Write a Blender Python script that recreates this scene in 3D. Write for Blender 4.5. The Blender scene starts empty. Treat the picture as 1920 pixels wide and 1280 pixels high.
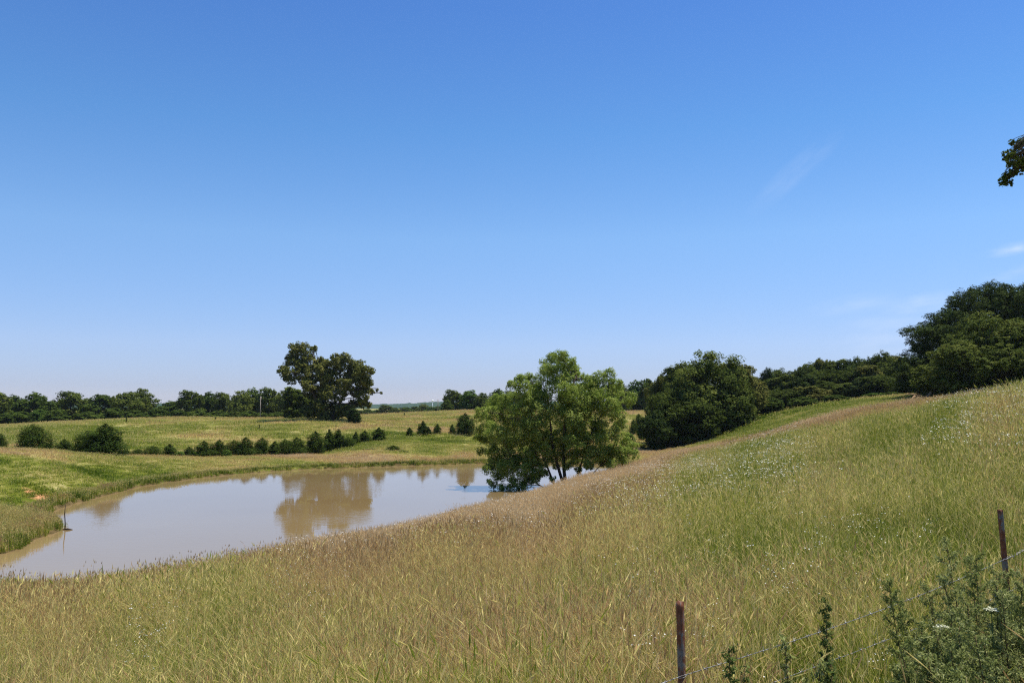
import bpy, math, numpy as np
from mathutils import Vector
R = math.radians
S = bpy.context.scene
C = S.collection
# ------------------------------------------------------------------ camera
F = 1600.0                      # focal length in pixels of the 1920 px wide photograph
EYE = 7.0                       # metres above the pond
TH = math.atan(125.0 / F)
cam_d = bpy.data.cameras.new('camera'); cam = bpy.data.objects.new('camera', cam_d); C.objects.link(cam)
cam.location = (0, 0, EYE); cam.rotation_euler = (R(90) + TH, 0, 0)
cam_d.sensor_width = 36.0; cam_d.lens = 36.0 * F / 1920.0
cam_d.clip_start = 0.05; cam_d.clip_end = 20000
S.camera = cam
# ------------------------------------------------------------------ light
SUN_EL, SUN_AZ = R(69), R(72)         # azimuth from +Y, negative = from the left
world = bpy.data.worlds.new('World'); S.world = world; world.use_nodes = True
wn, wl = world.node_tree.nodes, world.node_tree.links
for n in list(wn): wn.remove(n)
w_out = wn.new('ShaderNodeOutputWorld'); w_bg = wn.new('ShaderNodeBackground')
sky = wn.new('ShaderNodeTexSky'); sky.sky_type = 'NISHITA'; sky.sun_disc = False
sky.sun_elevation = SUN_EL; sky.sun_rotation = SUN_AZ
sky.air_density = 1.0; sky.dust_density = 0.0; sky.ozone_density = 6.0; sky.altitude = 100
w_bg.inputs['Strength'].default_value = 0.12
# colour balance of the clear sky by height above the horizon
tc0 = wn.new('ShaderNodeTexCoord'); sep = wn.new('ShaderNodeSeparateXYZ'); wl.new(tc0.outputs['Generated'], sep.inputs[0])
sr = wn.new('ShaderNodeValToRGB'); wl.new(sep.outputs['Z'], sr.inputs[0])
for _ in range(3): sr.color_ramp.elements.new(.5)
for el, (p, c) in zip(sr.color_ramp.elements, ((.025, (.527, .530, .753)), (.072, (.68, .66, .83)), (.195, (.750, .845, .940)), (.312, (.555, .80, .965)), (.433, (.480, .715, .985)))):
    el.position = p; el.color = (*(min(1, v) for v in c), 1)
hsv = wn.new('ShaderNodeVectorMath'); hsv.operation = 'MULTIPLY'; wl.new(sky.outputs[0], hsv.inputs[0]); wl.new(sr.outputs[0], hsv.inputs[1])
# thin cirrus wisps low on the right, laid out by direction
tc = wn.new('ShaderNodeTexCoord')
def vmath(op, a, b=None):
    n = wn.new('ShaderNodeVectorMath'); n.operation = op; wl.new(a, n.inputs[0])
    if b is not None: n.inputs[1].default_value = b
    return n
def fmath(op, a, b, clamp=False):
    n = wn.new('ShaderNodeMath'); n.operation = op; n.use_clamp = clamp
    for i, v in enumerate((a, b)):
        if v is None: continue
        if isinstance(v, (int, float)): n.inputs[i].default_value = v
        else: wl.new(v, n.inputs[i])
    return n.outputs[0]
def sky_dir(px, py):
    x, y = (px - 960) / F, (640 - py) / F
    v = np.array([x, math.cos(TH) - y * math.sin(TH), math.sin(TH) + y * math.cos(TH)]); return v / np.linalg.norm(v)
wisp = None
for px, py, rad, amp, seed in ((1490, 325, .040, .10, 1), (1900, 466, .020, .38, 2), (1902, 512, .022, .2, 5), (1600, 570, .030, .14, 3), (1690, 628, .045, .17, 4), (1740, 566, .03, .2, 6)):
    d = sky_dir(px, py)
    sub = vmath('SUBTRACT', tc.outputs['Generated'], tuple(d))
    mp = wn.new('ShaderNodeMapping'); wl.new(sub.outputs[0], mp.inputs[0])
    mp.inputs['Rotation'].default_value = (0, R(-8) if px > 1500 else R(-42), 0)
    mp.vector_type = 'TEXTURE'; mp.inputs['Scale'].default_value = (2.2, 1, .4 if px < 1680 or px > 1720 else .9)
    ln = wn.new('ShaderNodeVectorMath'); ln.operation = 'LENGTH'; wl.new(mp.outputs[0], ln.inputs[0])
    k = fmath('SUBTRACT', 1.0, fmath('DIVIDE', ln.outputs['Value'], rad), True)
    nz = wn.new('ShaderNodeTexNoise'); nz.inputs['Scale'].default_value = 45; nz.inputs['Detail'].default_value = 5
    mp2 = wn.new('ShaderNodeMapping'); wl.new(sub.outputs[0], mp2.inputs[0]); mp2.inputs['Rotation'].default_value = mp.inputs['Rotation'].default_value
    mp2.vector_type = 'TEXTURE'; mp2.inputs['Scale'].default_value = (2.8, 1, .55); mp2.inputs['Location'].default_value = (seed, 0, 0)
    wl.new(mp2.outputs[0], nz.inputs['Vector'])
    nn = fmath('MULTIPLY', fmath('SUBTRACT', nz.outputs['Fac'], .32), 3.0, True)
    k = fmath('MULTIPLY', fmath('MULTIPLY', k, nn, True), amp, True)
    wisp = k if wisp is None else fmath('ADD', wisp, k, True)
mixw = wn.new('ShaderNodeMix'); mixw.data_type = 'RGBA'
wl.new(wisp, mixw.inputs['Factor']); wl.new(hsv.outputs[0], mixw.inputs['A']); mixw.inputs['B'].default_value = (6.6, 6.7, 7.2, 1)
wl.new(mixw.outputs['Result'], w_bg.inputs[0]); wl.new(w_bg.outputs[0], w_out.inputs[0])
sd = bpy.data.lights.new('sun', 'SUN'); so = bpy.data.objects.new('sun', sd); C.objects.link(so)
sd.energy = 5.0; sd.angle = R(0.5); sd.color = (1, .955, .88)
sv = Vector((math.sin(SUN_AZ) * math.cos(SUN_EL), math.cos(SUN_AZ) * math.cos(SUN_EL), math.sin(SUN_EL)))
so.rotation_euler = (-sv).to_track_quat('-Z', 'Y').to_euler(); so.location = sv * 60
S.view_settings.view_transform = 'Standard'; S.view_settings.look = 'None'; S.view_settings.gamma = 1; S.view_settings.exposure = 0.43
S.view_settings.use_curve_mapping = False
S.render.engine = 'CYCLES'; S.cycles.max_bounces = 6; S.cycles.transparent_max_bounces = 6; S.cycles.diffuse_bounces = 3
S.cycles.use_denoising = False; S.cycles.filter_width = 1.2; S.cycles.sample_clamp_indirect = 2.5; S.cycles.volume_bounces = 0

# ------------------------------------------------------------------ helpers
rng = np.random.default_rng(7)
def X_at(px, D, z=None):
    """world X of a point at forward distance D and height z that stands at photo column px"""
    if z is None:
        z = 4.0
        for _ in range(3): z = float(ground(np.array([(px - 960) / F * (math.cos(TH) * D + math.sin(TH) * (z - EYE))]), np.array([D]))[0])
    return (px - 960) / F * (math.cos(TH) * D + math.sin(TH) * (z - EYE))
def Z_at(py, D):
    y = (640 - py) / F
    return EYE + (math.sin(TH) + y * math.cos(TH)) / (math.cos(TH) - y * math.sin(TH)) * D
def PT(px, py, D):
    z = Z_at(py, D); return np.array([X_at(px, D, z), D, z])
def vnoise(x, y, s, seed=0):
    x = x / s + 1000 + seed * 17.3; y = y / s + 1000 + seed * 7.9
    xi, yi = np.floor(x).astype(np.int64), np.floor(y).astype(np.int64); fx, fy = x - xi, y - yi
    fx, fy = fx * fx * (3 - 2 * fx), fy * fy * (3 - 2 * fy)
    def h(a, b):
        n = (a * 374761393 + b * 668265263 + seed * 69069) & 0xffffffff
        n = ((n ^ (n >> 13)) * 1274126177) & 0xffffffff
        return ((n ^ (n >> 16)) & 0xffff) / 65535.0
    return (h(xi, yi) * (1 - fx) + h(xi + 1, yi) * fx) * (1 - fy) + (h(xi, yi + 1) * (1 - fx) + h(xi + 1, yi + 1) * fx) * fy
def fbm(x, y, s, seed=0, o=4):
    t, a, n = 0, 1.0, 0
    for i in range(o): t = t + a * vnoise(x, y, s / 2 ** i, seed + i); n += a; a *= .55
    return t / n
def sstep(x, a, b):
    t = np.clip((x - a) / (b - a), 0, 1); return t * t * (3 - 2 * t)
def mesh_quads(name, V, Q, attrs=None, smooth=False):
    V = np.asarray(V, dtype=np.float32); Q = np.asarray(Q, dtype=np.int32)
    me = bpy.data.meshes.new(name)
    me.vertices.add(len(V)); me.vertices.foreach_set('co', V.ravel())
    me.loops.add(Q.size); me.loops.foreach_set('vertex_index', Q.ravel())
    me.polygons.add(len(Q)); me.polygons.foreach_set('loop_start', np.arange(0, Q.size, 4, dtype=np.int32))
    if smooth: me.polygons.foreach_set('use_smooth', np.ones(len(Q), dtype=bool))
    for k, (dom, v) in (attrs or {}).items():
        v = np.asarray(v, dtype=np.float32)
        a = me.attributes.new(k, 'FLOAT', dom); a.data.foreach_set('value', v.ravel())
    me.update(calc_edges=True); me.validate()
    return me
def link(name, me, mat=None, parent=None):
    o = bpy.data.objects.new(name, me); C.objects.link(o)
    if mat and not me.materials: me.materials.append(mat)
    if parent: o.parent = parent
    return o
def empty(name, loc, rz=0):
    o = bpy.data.objects.new(name, None); C.objects.link(o); o.location = loc; o.rotation_euler = (0, 0, rz); o.empty_display_size = .3; return o
def tag(o, label=None, cat=None, group=None, kind=None):
    for k, v in (('label', label), ('category', cat), ('group', group), ('kind', kind)):
        if v: o[k] = v
    return o
class Tubes:
    """collects tapered tubes and boxes into one quad mesh"""
    def __init__(s): s.V, s.Q, s.n = [], [], 0
    def tube(s, P, rad, k=7, squash=1.0, cap=True):
        P = np.asarray(P, float); rad = np.broadcast_to(np.asarray(rad, float), (len(P),))
        T = np.gradient(P, axis=0); T /= np.linalg.norm(T, axis=1)[:, None] + 1e-9
        ref = np.array([0, 0, 1.0]) if abs(T[0][2]) < .8 else np.array([1.0, 0, 0])
        A = np.cross(T, ref); A /= np.linalg.norm(A, axis=1)[:, None] + 1e-9; B = np.cross(T, A)
        th = np.arange(k) * 2 * np.pi / k
        ring = P[:, None] + rad[:, None, None] * (np.cos(th)[None, :, None] * A[:, None] + squash * np.sin(th)[None, :, None] * B[:, None])
        m = len(P); b = s.n
        s.V.append(ring.reshape(-1, 3)); s.n += m * k
        i = np.arange(m - 1)[:, None] * k; j = np.arange(k)[None]; j2 = (j + 1) % k
        s.Q.append(np.stack([b + i + j, b + i + j2, b + i + k + j2, b + i + k + j], -1).reshape(-1, 4))
        if cap:
            for e, o in ((0, b), (1, b + (m - 1) * k)):
                s.V.append(P[-1 if e else 0][None]); c = s.n; s.n += 1
                for q in range(0, k - 1, 2):
                    f = [c, o + q, o + q + 1, o + (q + 2) % k]; s.Q.append(np.array([f if e else f[::-1]]))
                if k % 2:
                    s.V.append(P[-1 if e else 0][None] + 1e-5); s.n += 1
                    f = [c, o + k - 1, o, s.n - 1]; s.Q.append(np.array([f if e else f[::-1]]))
    def box(s, c, h, rot=0.0):
        c = np.asarray(c, float); h = np.asarray(h, float)
        g = np.array([[-1,-1,-1],[1,-1,-1],[1,1,-1],[-1,1,-1],[-1,-1,1],[1,-1,1],[1,1,1],[-1,1,1]], float) * h
        cr, sr = math.cos(rot), math.sin(rot)
        g = np.stack([g[:,0]*cr-g[:,1]*sr, g[:,0]*sr+g[:,1]*cr, g[:,2]], 1) + c
        s.V.append(g); b = s.n; s.n += 8
        s.Q.append(b + np.array([[3,2,1,0],[4,5,6,7],[0,1,5,4],[1,2,6,5],[2,3,7,6],[3,0,4,7]]))
    def mesh(s, name, smooth=True): return mesh_quads(name, np.concatenate(s.V), np.concatenate(s.Q), smooth=smooth)

# ------------------------------------------------------------------ terrain
SHORE_PX = [(-500, 42), (-200, 41.5), (0, 41), (60, 46), (104, 49), (122, 50.6), (112, 52.5), (92, 54), (90, 57.5), (118, 61), (150, 64.5), (210, 70.5), (260, 77), (330, 83), (420, 90), (540, 97.5), (700, 103),
            (900, 109), (1000, 110.5), (1100, 109), (1180, 105), (1204, 98), (1176, 90), (1120, 83), (1060, 76), (1000, 66.5), (925, 59.5), (800, 51), (650, 43.8), (480, 37.4), (300, 34.2), (0, 32.4), (-200, 32), (-500, 32)]
SHORE = np.array([[X_at(p, d, 0.0), d] for p, d in SHORE_PX])
# smooth the outline a little (Chaikin)
for _ in range(2):
    nx = np.roll(SHORE, -1, 0); SHORE = np.stack([.78 * SHORE + .22 * nx, .22 * SHORE + .78 * nx], 1).reshape(-1, 2)
def shore_dist(X, Y):
    """signed distance to the waterline, positive on land"""
    out = np.full(X.shape, 1e9); ins = np.zeros(X.shape, bool)
    near = (Y > 5) & (Y < 180) & (np.abs(X) < 160)
    x, y = X[near], Y[near]; d2 = np.full(x.shape, 1e9); c = np.zeros(x.shape, bool)
    n = len(SHORE)
    for i in range(n):
        ax, ay = SHORE[i]; bx, by = SHORE[(i + 1) % n]; ex, ey = bx - ax, by - ay
        t = np.clip(((x - ax) * ex + (y - ay) * ey) / (ex * ex + ey * ey + 1e-12), 0, 1)
        d2 = np.minimum(d2, (x - ax - t * ex) ** 2 + (y - ay - t * ey) ** 2)
        if ay != by: c ^= ((ay > y) != (by > y)) & (x < (bx - ax) * (y - ay) / (by - ay) + ax)
    out[near] = np.sqrt(d2) * np.where(c, -1, 1)
    return out
CTRL = []
def ct(px, *dz):
    for d, z in dz: CTRL.append((px, d, z))
ct(-250, (1.5, 4.6), (4, 4.3), (6.5, 4.0), (15, 2.9), (25, 1.3), (31, .3), (44, .9), (60, 2.3), (80, 3.4), (95, 3.0), (120, 2.6), (170, 3.0), (300, 0.3))
ct(0, (1.5, 4.8), (4, 4.6), (6.5, 4.35), (15, 3.05), (25, 1.45), (31, .3), (44, .7), (60, 1.75), (80, 3.1), (95, 2.5), (120, 2.3), (170, 3.1), (200, 2.9), (300, 0.5))
ct(100, (70, 1.5), (86, 2.5), (105, 1.9), (175, 3.7))
ct(200, (76, .6), (84, 1.25), (93, 1.95), (105, 1.3), (120, .95), (150, 2.3), (180, 4.1), (205, 4.0), (300, 1.5))
ct(300, (10, 3.9), (20, 2.6), (32.5, .3), (87, .6), (95, 1.15), (108, .95), (120, .6), (150, 2.0), (184, 4.6))
ct(400, (94, .35), (105, .75), (120, .42), (150, 1.85), (185, 4.7), (210, 4.4), (300, 1.5))
ct(600, (6.5, 4.6), (15, 3.75), (25, 2.5), (37, .8), (43, .3), (104, .35), (112, .5), (125, .7), (150, 2.3), (182, 4.55), (205, 4.6), (300, 2.0))
ct(690, (108, .4), (125, 2.0), (150, 3.0), (180, 3.85), (220, 4.2), (260, 4.95), (300, 4.3), (500, 3.0))
ct(850, (113, .4), (125, 1.1), (145, 2.7), (162, 2.6), (200, 4.4), (240, 6.1), (300, 5.0), (500, 2.5))
ct(960, (1.5, 5.0), (4, 4.9), (6.5, 4.75), (15, 4.15), (30, 2.85), (45, 1.6), (58, .45))
ct(1000, (115, .4), (130, 1.4), (145, 2.6), (200, 4.6), (240, 6.5), (300, 5.0), (500, 3))
ct(1070, (50, 2.1), (60, 1.3), (70, .5), (115, .4), (150, 1.5))
ct(1195, (15, 4.55), (30, 3.75), (60, 2.2), (80, 1.35), (92, .9), (112, .4), (140, .35), (160, .5), (200, 2.5), (250, 6.0), (300, 5), (500, 4))
ct(1300, (6.5, 4.95), (15, 4.75), (30, 4.3), (60, 3.15), (80, 2.55), (110, 1.6), (140, 1.3), (170, 2.5), (250, 6), (300, 6))
ct(1413, (15, 5.0), (30, 4.9), (50, 4.5), (70, 4.05), (85, 3.2), (97, 3.1), (120, 3.9), (150, 5.1), (180, 6.0), (300, 7))
ct(1529, (6.5, 5.05), (15, 5.25), (30, 5.5), (45, 5.6), (60, 5.55), (75, 5.0), (90, 5.1), (110, 6.2), (150, 7.5), (180, 8), (300, 8))
ct(1697, (15, 5.55), (30, 6.2), (50, 6.65), (63, 6.6), (80, 6.8), (110, 8.0), (150, 9.15), (300, 10))
ct(1800, (30, 6.6), (44, 7.05), (60, 7.0), (90, 7.6), (125, 8.8))
ct(1920, (1.5, 5.1), (4, 5.05), (6.5, 5.15), (10, 5.55), (15, 6.05), (25, 6.9), (38, 7.4), (50, 7.45), (80, 7.9), (125, 9.0), (200, 10), (300, 11))
ct(2200, (1.5, 5.2), (4, 5.2), (8, 5.7), (15, 6.6), (25, 7.4), (40, 8.2), (80, 8.6), (125, 9.6), (300, 12))
for p in (-250, 0, 300, 600, 960, 1300, 1600, 1920, 2200): ct(p, (700, 3), (1200, 4), (2500, 6), (7000, 6))
CT = np.array(CTRL, float)
CU = (CT[:, 0] - 960) / F; CV = np.log(CT[:, 1]); UK, RC = 2.6, .05
def _phi(d2): return np.sqrt(d2 + RC ** 2)
_A = _phi((UK * (CU[:, None] - CU[None])) ** 2 + (CV[:, None] - CV[None]) ** 2)
_n = len(CT); _M = np.zeros((_n + 3, _n + 3)); _M[:_n, :_n] = _A - np.eye(_n) * .012
_M[:_n, _n] = 1; _M[:_n, _n + 1] = CU; _M[:_n, _n + 2] = CV; _M[_n:, :_n] = _M[:_n, _n:].T
_W = np.linalg.solve(_M, np.concatenate([CT[:, 2], np.zeros(3)]))
def ground(X, Y):
    X = np.asarray(X, float); Y = np.asarray(Y, float)
    shp = X.shape; X, Y = X.ravel(), Y.ravel()
    a = np.arctan2(X, Y); r = np.hypot(X, Y); am = math.atan(.8)
    ac = np.clip(a, -am, am); u = np.tan(ac); v = np.log(np.clip(r * np.cos(ac), 1.5, 6500))
    z = np.empty(X.shape)
    for i in range(0, len(z), 60000):
        j = slice(i, i + 60000)
        z[j] = _phi((UK * (u[j, None] - CU)) ** 2 + (v[j, None] - CV) ** 2) @ _W[:_n] + _W[_n] + _W[_n + 1] * u[j] + _W[_n + 2] * v[j]
    z = z + (fbm(X, Y, 9, 3, 3) - .5) * .22 * np.clip(r / 25, .15, 1.4)
    wb = sstep(np.abs(a), R(65), R(120)); z = z * (1 - wb) + 5.1 * wb
    s = shore_dist(X, Y)
    jag = (fbm(X, Y, 2.2, 11, 3) - .5) * .9
    s2 = s + jag * sstep(np.abs(s), 6, 0)
    bank = .20 + .05 * np.clip(s2, 0, 8)
    zl = np.maximum(z, bank)
    k = sstep(s2, 0, .7)
    zz = np.where(s2 < 0, np.maximum(-1.2, s2 * .35) - .04, (zl * k + (-.04) * (1 - k)))
    zz = np.where(s > 1e8, z, zz)
    # steeper cut in front of far land: ease from bank height to the field over 4 m
    e = sstep(s2, 0, 5.0); zz = np.where((s2 > 0) & (s < 1e8), np.minimum(zz, .26 * (1 - e) + zl * e + .0) * 1.0, zz)
    return zz.reshape(shp)
def gz(x, y): return float(ground(np.array([x]), np.array([y]))[0])

# how dry the ground cover is: 0 lush green, .5 yellow green, .8 straw, 1 pinkish seed heads
DRY = [(0, 50, .6), (0, 62, .52), (100, 66, .46), (200, 78, .5), (0, 70, .45), (0, 80, .68), (100, 88, .7), (60, 74, .5), (240, 95, .7), (350, 88, .52), (300, 80, .5), (450, 95, .52), (430, 108, .75), (560, 104, .45), (560, 110, .9), (700, 107, .9), (900, 113, .9), (1000, 114, .9),
       (0, 150, .42), (200, 150, .40), (400, 140, .6), (400, 165, .5), (600, 150, .55), (600, 178, .58), (0, 165, .55), (300, 182, .62), (500, 185, .62), (650, 130, .2), (700, 140, .35), (800, 130, .4), (800, 155, .75), (700, 170, .7), (860, 130, .5), (950, 130, .4), (750, 190, .55), (850, 200, .6), (800, 235, .6), (950, 235, .65),
       (1190, 150, .5), (1190, 130, .95), (1300, 110, .9), (1190, 210, .55), (1190, 240, .7),
       (0, 34, .9), (150, 33, .75), (0, 26, .45), (150, 26, .4), (300, 33, .6), (450, 36, .8), (600, 42, .85), (700, 44, .95), (850, 52, 1.), (1000, 63, 1.), (1150, 80, 1.), (1200, 88, .95),
       (0, 20, .85), (150, 22, .85), (300, 24, 1.0), (450, 26, .85), (600, 30, .8), (750, 33, 1.05), (750, 28, .95), (900, 42, 1.05), (900, 33, .95), (1000, 38, .95), (1050, 50, 1.0), (1100, 56, 1.0), (1200, 62, .95), (600, 26, .95), (450, 22, .9), (200, 27, .9), (350, 27, .95), (1150, 45, .95),
       (0, 14, .8), (150, 13, .72), (300, 14, .55), (450, 16, .6), (600, 17, .55), (750, 21, .6), (900, 24, .6), (1050, 30, .65), (1200, 38, .45), (1330, 46, .3), (1330, 58, .6),
       (0, 9, .65), (0, 7, .75), (300, 8, .62), (600, 8, .62), (600, 11, .52), (900, 8, .65), (900, 12, .5), (1100, 18, .48), (1100, 10, .42), (1300, 9, .38), (1300, 14, .42), (1300, 22, .38), (1500, 9, .30), (1500, 14, .40), (1500, 20, .32), (1500, 32, .22), (1420, 40, .25), (1600, 30, .3),
       (1700, 8, .35), (1700, 14, .45), (1700, 22, .3), (1800, 30, .35), (1900, 12, .4), (1900, 20, .5), (1900, 28, .3), (1700, 34, .35),
       (1300, 78, 1.0), (1413, 60, .88), (1413, 72, .92), (1413, 50, .68), (1529, 48, .72), (1529, 60, .92), (1620, 42, .72), (1697, 40, .7), (1697, 52, .9), (1800, 44, .88), (1920, 34, .72), (1920, 40, .88), (1800, 37, .66), (1300, 60, .82), (1300, 66, .88), (1250, 55, .8), (1600, 55, 1.05),
       (1413, 110, .25), (1413, 140, .25), (1529, 110, .32), (1529, 145, .4), (1650, 110, .45), (1697, 100, .5), (1697, 145, .6), (1350, 100, .2)]
DRY = [(a, b, min(c, .98)) for a, b, c in DRY]
DR = np.array(DRY); DUx = (DR[:, 0] - 960) / F * 3.0; DVx = np.log(DR[:, 1]) * 1.6
def dryness(X, Y):
    X = np.asarray(X, float).ravel(); Y = np.asarray(Y, float).ravel()
    u = np.clip(X / np.maximum(Y, 1), -.8, .8) * 3.0; v = np.log(np.clip(Y, 5, 400)) * 1.6
    out = np.empty(len(X))
    for i in range(0, len(X), 60000):
        j = slice(i, i + 60000)
        w = 1 / ((u[j, None] - DUx) ** 2 + (v[j, None] - DVx) ** 2 + .006) ** 1.6
        out[j] = (w @ DR[:, 2]) / w.sum(1)
    r = np.hypot(X, Y); s = np.clip(r / 30, .35, 2.2)
    n = (fbm(X / s, Y / s, 4.0, 21, 4) - .5) * .85 + (fbm(X / s, Y / s, 1.3, 31, 3) - .5) * .35
    return out + n * np.where(r > 95, .75, 1.15) + np.where((Y > 94) | ((X < -2 + (Y - 39) * .03) & (Y > 44)), .10, 0)

# ------------------------------------------------------------------ materials
def new_mat(name):
    m = bpy.data.materials.new(name); m.use_nodes = True; nt = m.node_tree
    for n in list(nt.nodes): nt.nodes.remove(n)
    o = nt.nodes.new('ShaderNodeOutputMaterial'); return m, nt, o
def ramp(nt, fac, stops):
    r = nt.nodes.new('ShaderNodeValToRGB'); nt.links.new(fac, r.inputs[0]); e = r.color_ramp.elements
    while len(e) < len(stops): e.new(.5)
    for el, (p, c) in zip(e, stops): el.position = p; el.color = (*c, 1)
    return r.outputs[0]
def mth(nt, op, a, b, clamp=False):
    n = nt.nodes.new('ShaderNodeMath'); n.operation = op; n.use_clamp = clamp
    for i, v in enumerate((a, b)):
        if isinstance(v, (int, float)): n.inputs[i].default_value = v
        else: nt.links.new(v, n.inputs[i])
    return n.outputs[0]
def attr(nt, name, typ='GEOMETRY'):
    a = nt.nodes.new('ShaderNodeAttribute'); a.attribute_name = name; a.attribute_type = typ; return a.outputs['Fac']
def noise(nt, scale, detail=4, vec=None, rough=.55):
    n = nt.nodes.new('ShaderNodeTexNoise'); n.inputs['Scale'].default_value = scale; n.inputs['Detail'].default_value = detail; n.inputs['Roughness'].default_value = rough
    if vec is None:
        t = nt.nodes.new('ShaderNodeTexCoord'); vec = t.outputs['Object']
    nt.links.new(vec, n.inputs['Vector']); return n.outputs['Fac']
def principled(nt, o, col, rough=.7, spec=.3, metal=0, transl=0.0, bump=None, bump_d=.02):
    p = nt.nodes.new('ShaderNodeBsdfPrincipled'); p.inputs['Roughness'].default_value = rough
    p.inputs['Specular IOR Level'].default_value = spec; p.inputs['Metallic'].default_value = metal
    if isinstance(col, tuple): p.inputs['Base Color'].default_value = (*col, 1)
    else: nt.links.new(col, p.inputs['Base Color'])
    if bump is not None:
        b = nt.nodes.new('ShaderNodeBump'); b.inputs['Distance'].default_value = bump_d; nt.links.new(bump, b.inputs['Height']); nt.links.new(b.outputs[0], p.inputs['Normal'])
    if transl > 0:
        t = nt.nodes.new('ShaderNodeBsdfTranslucent'); mx = nt.nodes.new('ShaderNodeMixShader'); mx.inputs[0].default_value = transl
        if isinstance(col, tuple): t.inputs[0].default_value = (*col, 1)
        else: nt.links.new(col, t.inputs[0])
        nt.links.new(p.outputs[0], mx.inputs[1]); nt.links.new(t.outputs[0], mx.inputs[2]); nt.links.new(mx.outputs[0], o.inputs[0])
    else: nt.links.new(p.outputs[0], o.inputs[0])
    return p
GRASS_STOPS = [(0.0, (.065, .105, .011)), (.20, (.165, .215, .021)), (.38, (.285, .300, .040)), (.56, (.70, .59, .240)), (.72, (.44, .290, .120)), (.86, (.36, .230, .105)), (1.0, (.60, .46, .25))]
m_ground, nt, o = new_mat('pasture_ground')
d = attr(nt, 'dry'); n1 = noise(nt, 1.6, 6); n2 = noise(nt, .22, 5); n3 = noise(nt, 7, 3)
f = mth(nt, 'ADD', mth(nt, 'MULTIPLY', d, .66), mth(nt, 'ADD', mth(nt, 'MULTIPLY', mth(nt, 'SUBTRACT', n1, .5), .55), mth(nt, 'ADD', mth(nt, 'MULTIPLY', mth(nt, 'SUBTRACT', n3, .5), .35), mth(nt, 'MULTIPLY', mth(nt, 'SUBTRACT', n2, .5), .35))), True)
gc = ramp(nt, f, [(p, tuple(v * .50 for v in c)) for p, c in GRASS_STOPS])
cl = nt.nodes.new('ShaderNodeMix'); cl.data_type = 'RGBA'; nt.links.new(gc, cl.inputs['A'])
nt.links.new(ramp(nt, n1, [(.3, (.42, .17, .065)), (.7, (.55, .30, .15))]), cl.inputs['B'])
nt.links.new(attr(nt, 'clay'), cl.inputs['Factor'])
sl = nt.nodes.new('ShaderNodeMix'); sl.data_type = 'RGBA'; nt.links.new(cl.outputs['Result'], sl.inputs['A']); nt.links.new(attr(nt, 'soil'), sl.inputs['Factor'])
nt.links.new(ramp(nt, n1, [(.35, (.075, .055, .022)), (.7, (.15, .105, .045))]), sl.inputs['B'])
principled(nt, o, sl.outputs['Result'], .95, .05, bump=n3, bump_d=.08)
def grass_mat(name, gain=1.0, stops=GRASS_STOPS, transl=.3):
    m, nt, o = new_mat(name)
    f = mth(nt, 'MULTIPLY', mth(nt, 'ADD', attr(nt, 'blade'), attr(nt, 'dry', 'INSTANCER')), .8, True)
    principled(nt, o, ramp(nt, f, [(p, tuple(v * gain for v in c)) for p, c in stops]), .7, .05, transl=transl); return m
m_grass = grass_mat('meadow_grass', 1.22, transl=.40)
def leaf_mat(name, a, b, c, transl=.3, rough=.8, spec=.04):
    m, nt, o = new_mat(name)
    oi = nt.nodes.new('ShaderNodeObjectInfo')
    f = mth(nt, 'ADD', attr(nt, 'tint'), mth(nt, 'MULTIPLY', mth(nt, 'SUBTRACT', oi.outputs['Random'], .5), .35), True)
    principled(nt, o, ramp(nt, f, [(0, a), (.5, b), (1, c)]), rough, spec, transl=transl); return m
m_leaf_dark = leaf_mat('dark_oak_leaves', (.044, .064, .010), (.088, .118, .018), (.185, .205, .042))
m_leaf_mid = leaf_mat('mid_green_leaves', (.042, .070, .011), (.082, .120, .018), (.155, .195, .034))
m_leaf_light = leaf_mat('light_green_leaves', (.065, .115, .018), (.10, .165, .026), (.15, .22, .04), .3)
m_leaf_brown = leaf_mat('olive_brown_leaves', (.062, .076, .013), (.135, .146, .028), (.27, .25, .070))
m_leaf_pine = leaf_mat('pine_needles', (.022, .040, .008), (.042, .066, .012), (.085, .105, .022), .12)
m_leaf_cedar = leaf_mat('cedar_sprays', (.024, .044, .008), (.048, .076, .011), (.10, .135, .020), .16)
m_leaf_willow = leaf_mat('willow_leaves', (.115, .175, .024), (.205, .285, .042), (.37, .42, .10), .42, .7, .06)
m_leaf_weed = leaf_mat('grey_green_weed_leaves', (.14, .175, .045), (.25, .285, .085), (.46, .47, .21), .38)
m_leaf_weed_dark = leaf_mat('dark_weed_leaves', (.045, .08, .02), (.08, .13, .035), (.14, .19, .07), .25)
def bark(name, a, b, sc=6):
    m, nt, o = new_mat(name); n = noise(nt, sc, 5); principled(nt, o, ramp(nt, n, [(.3, a), (.7, b)]), .9, .1, bump=n, bump_d=.04); return m
m_bark = bark('grey_brown_bark', (.035, .026, .018), (.10, .075, .052))
m_bark_dead = bark('bleached_dead_wood', (.22, .14, .07), (.42, .28, .16), 3)
m_pole = bark('weathered_pale_pole', (.24, .20, .16), (.36, .31, .26), 2)
m_post_wood = bark('grey_fence_wood', (.30, .28, .24), (.5, .47, .42), 4)
m_twig = bark('dark_wet_stick', (.03, .022, .015), (.08, .06, .04), 10)
m_leaf_weed_mid = leaf_mat('mid_weed_leaves', (.07, .11, .025), (.13, .18, .045), (.24, .28, .10), .3)
m_stem = bark('brown_weed_stem', (.09, .055, .03), (.17, .13, .06), 25)
m_stem_green = bark('green_weed_stem', (.09, .13, .04), (.16, .2, .07), 25)
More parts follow.
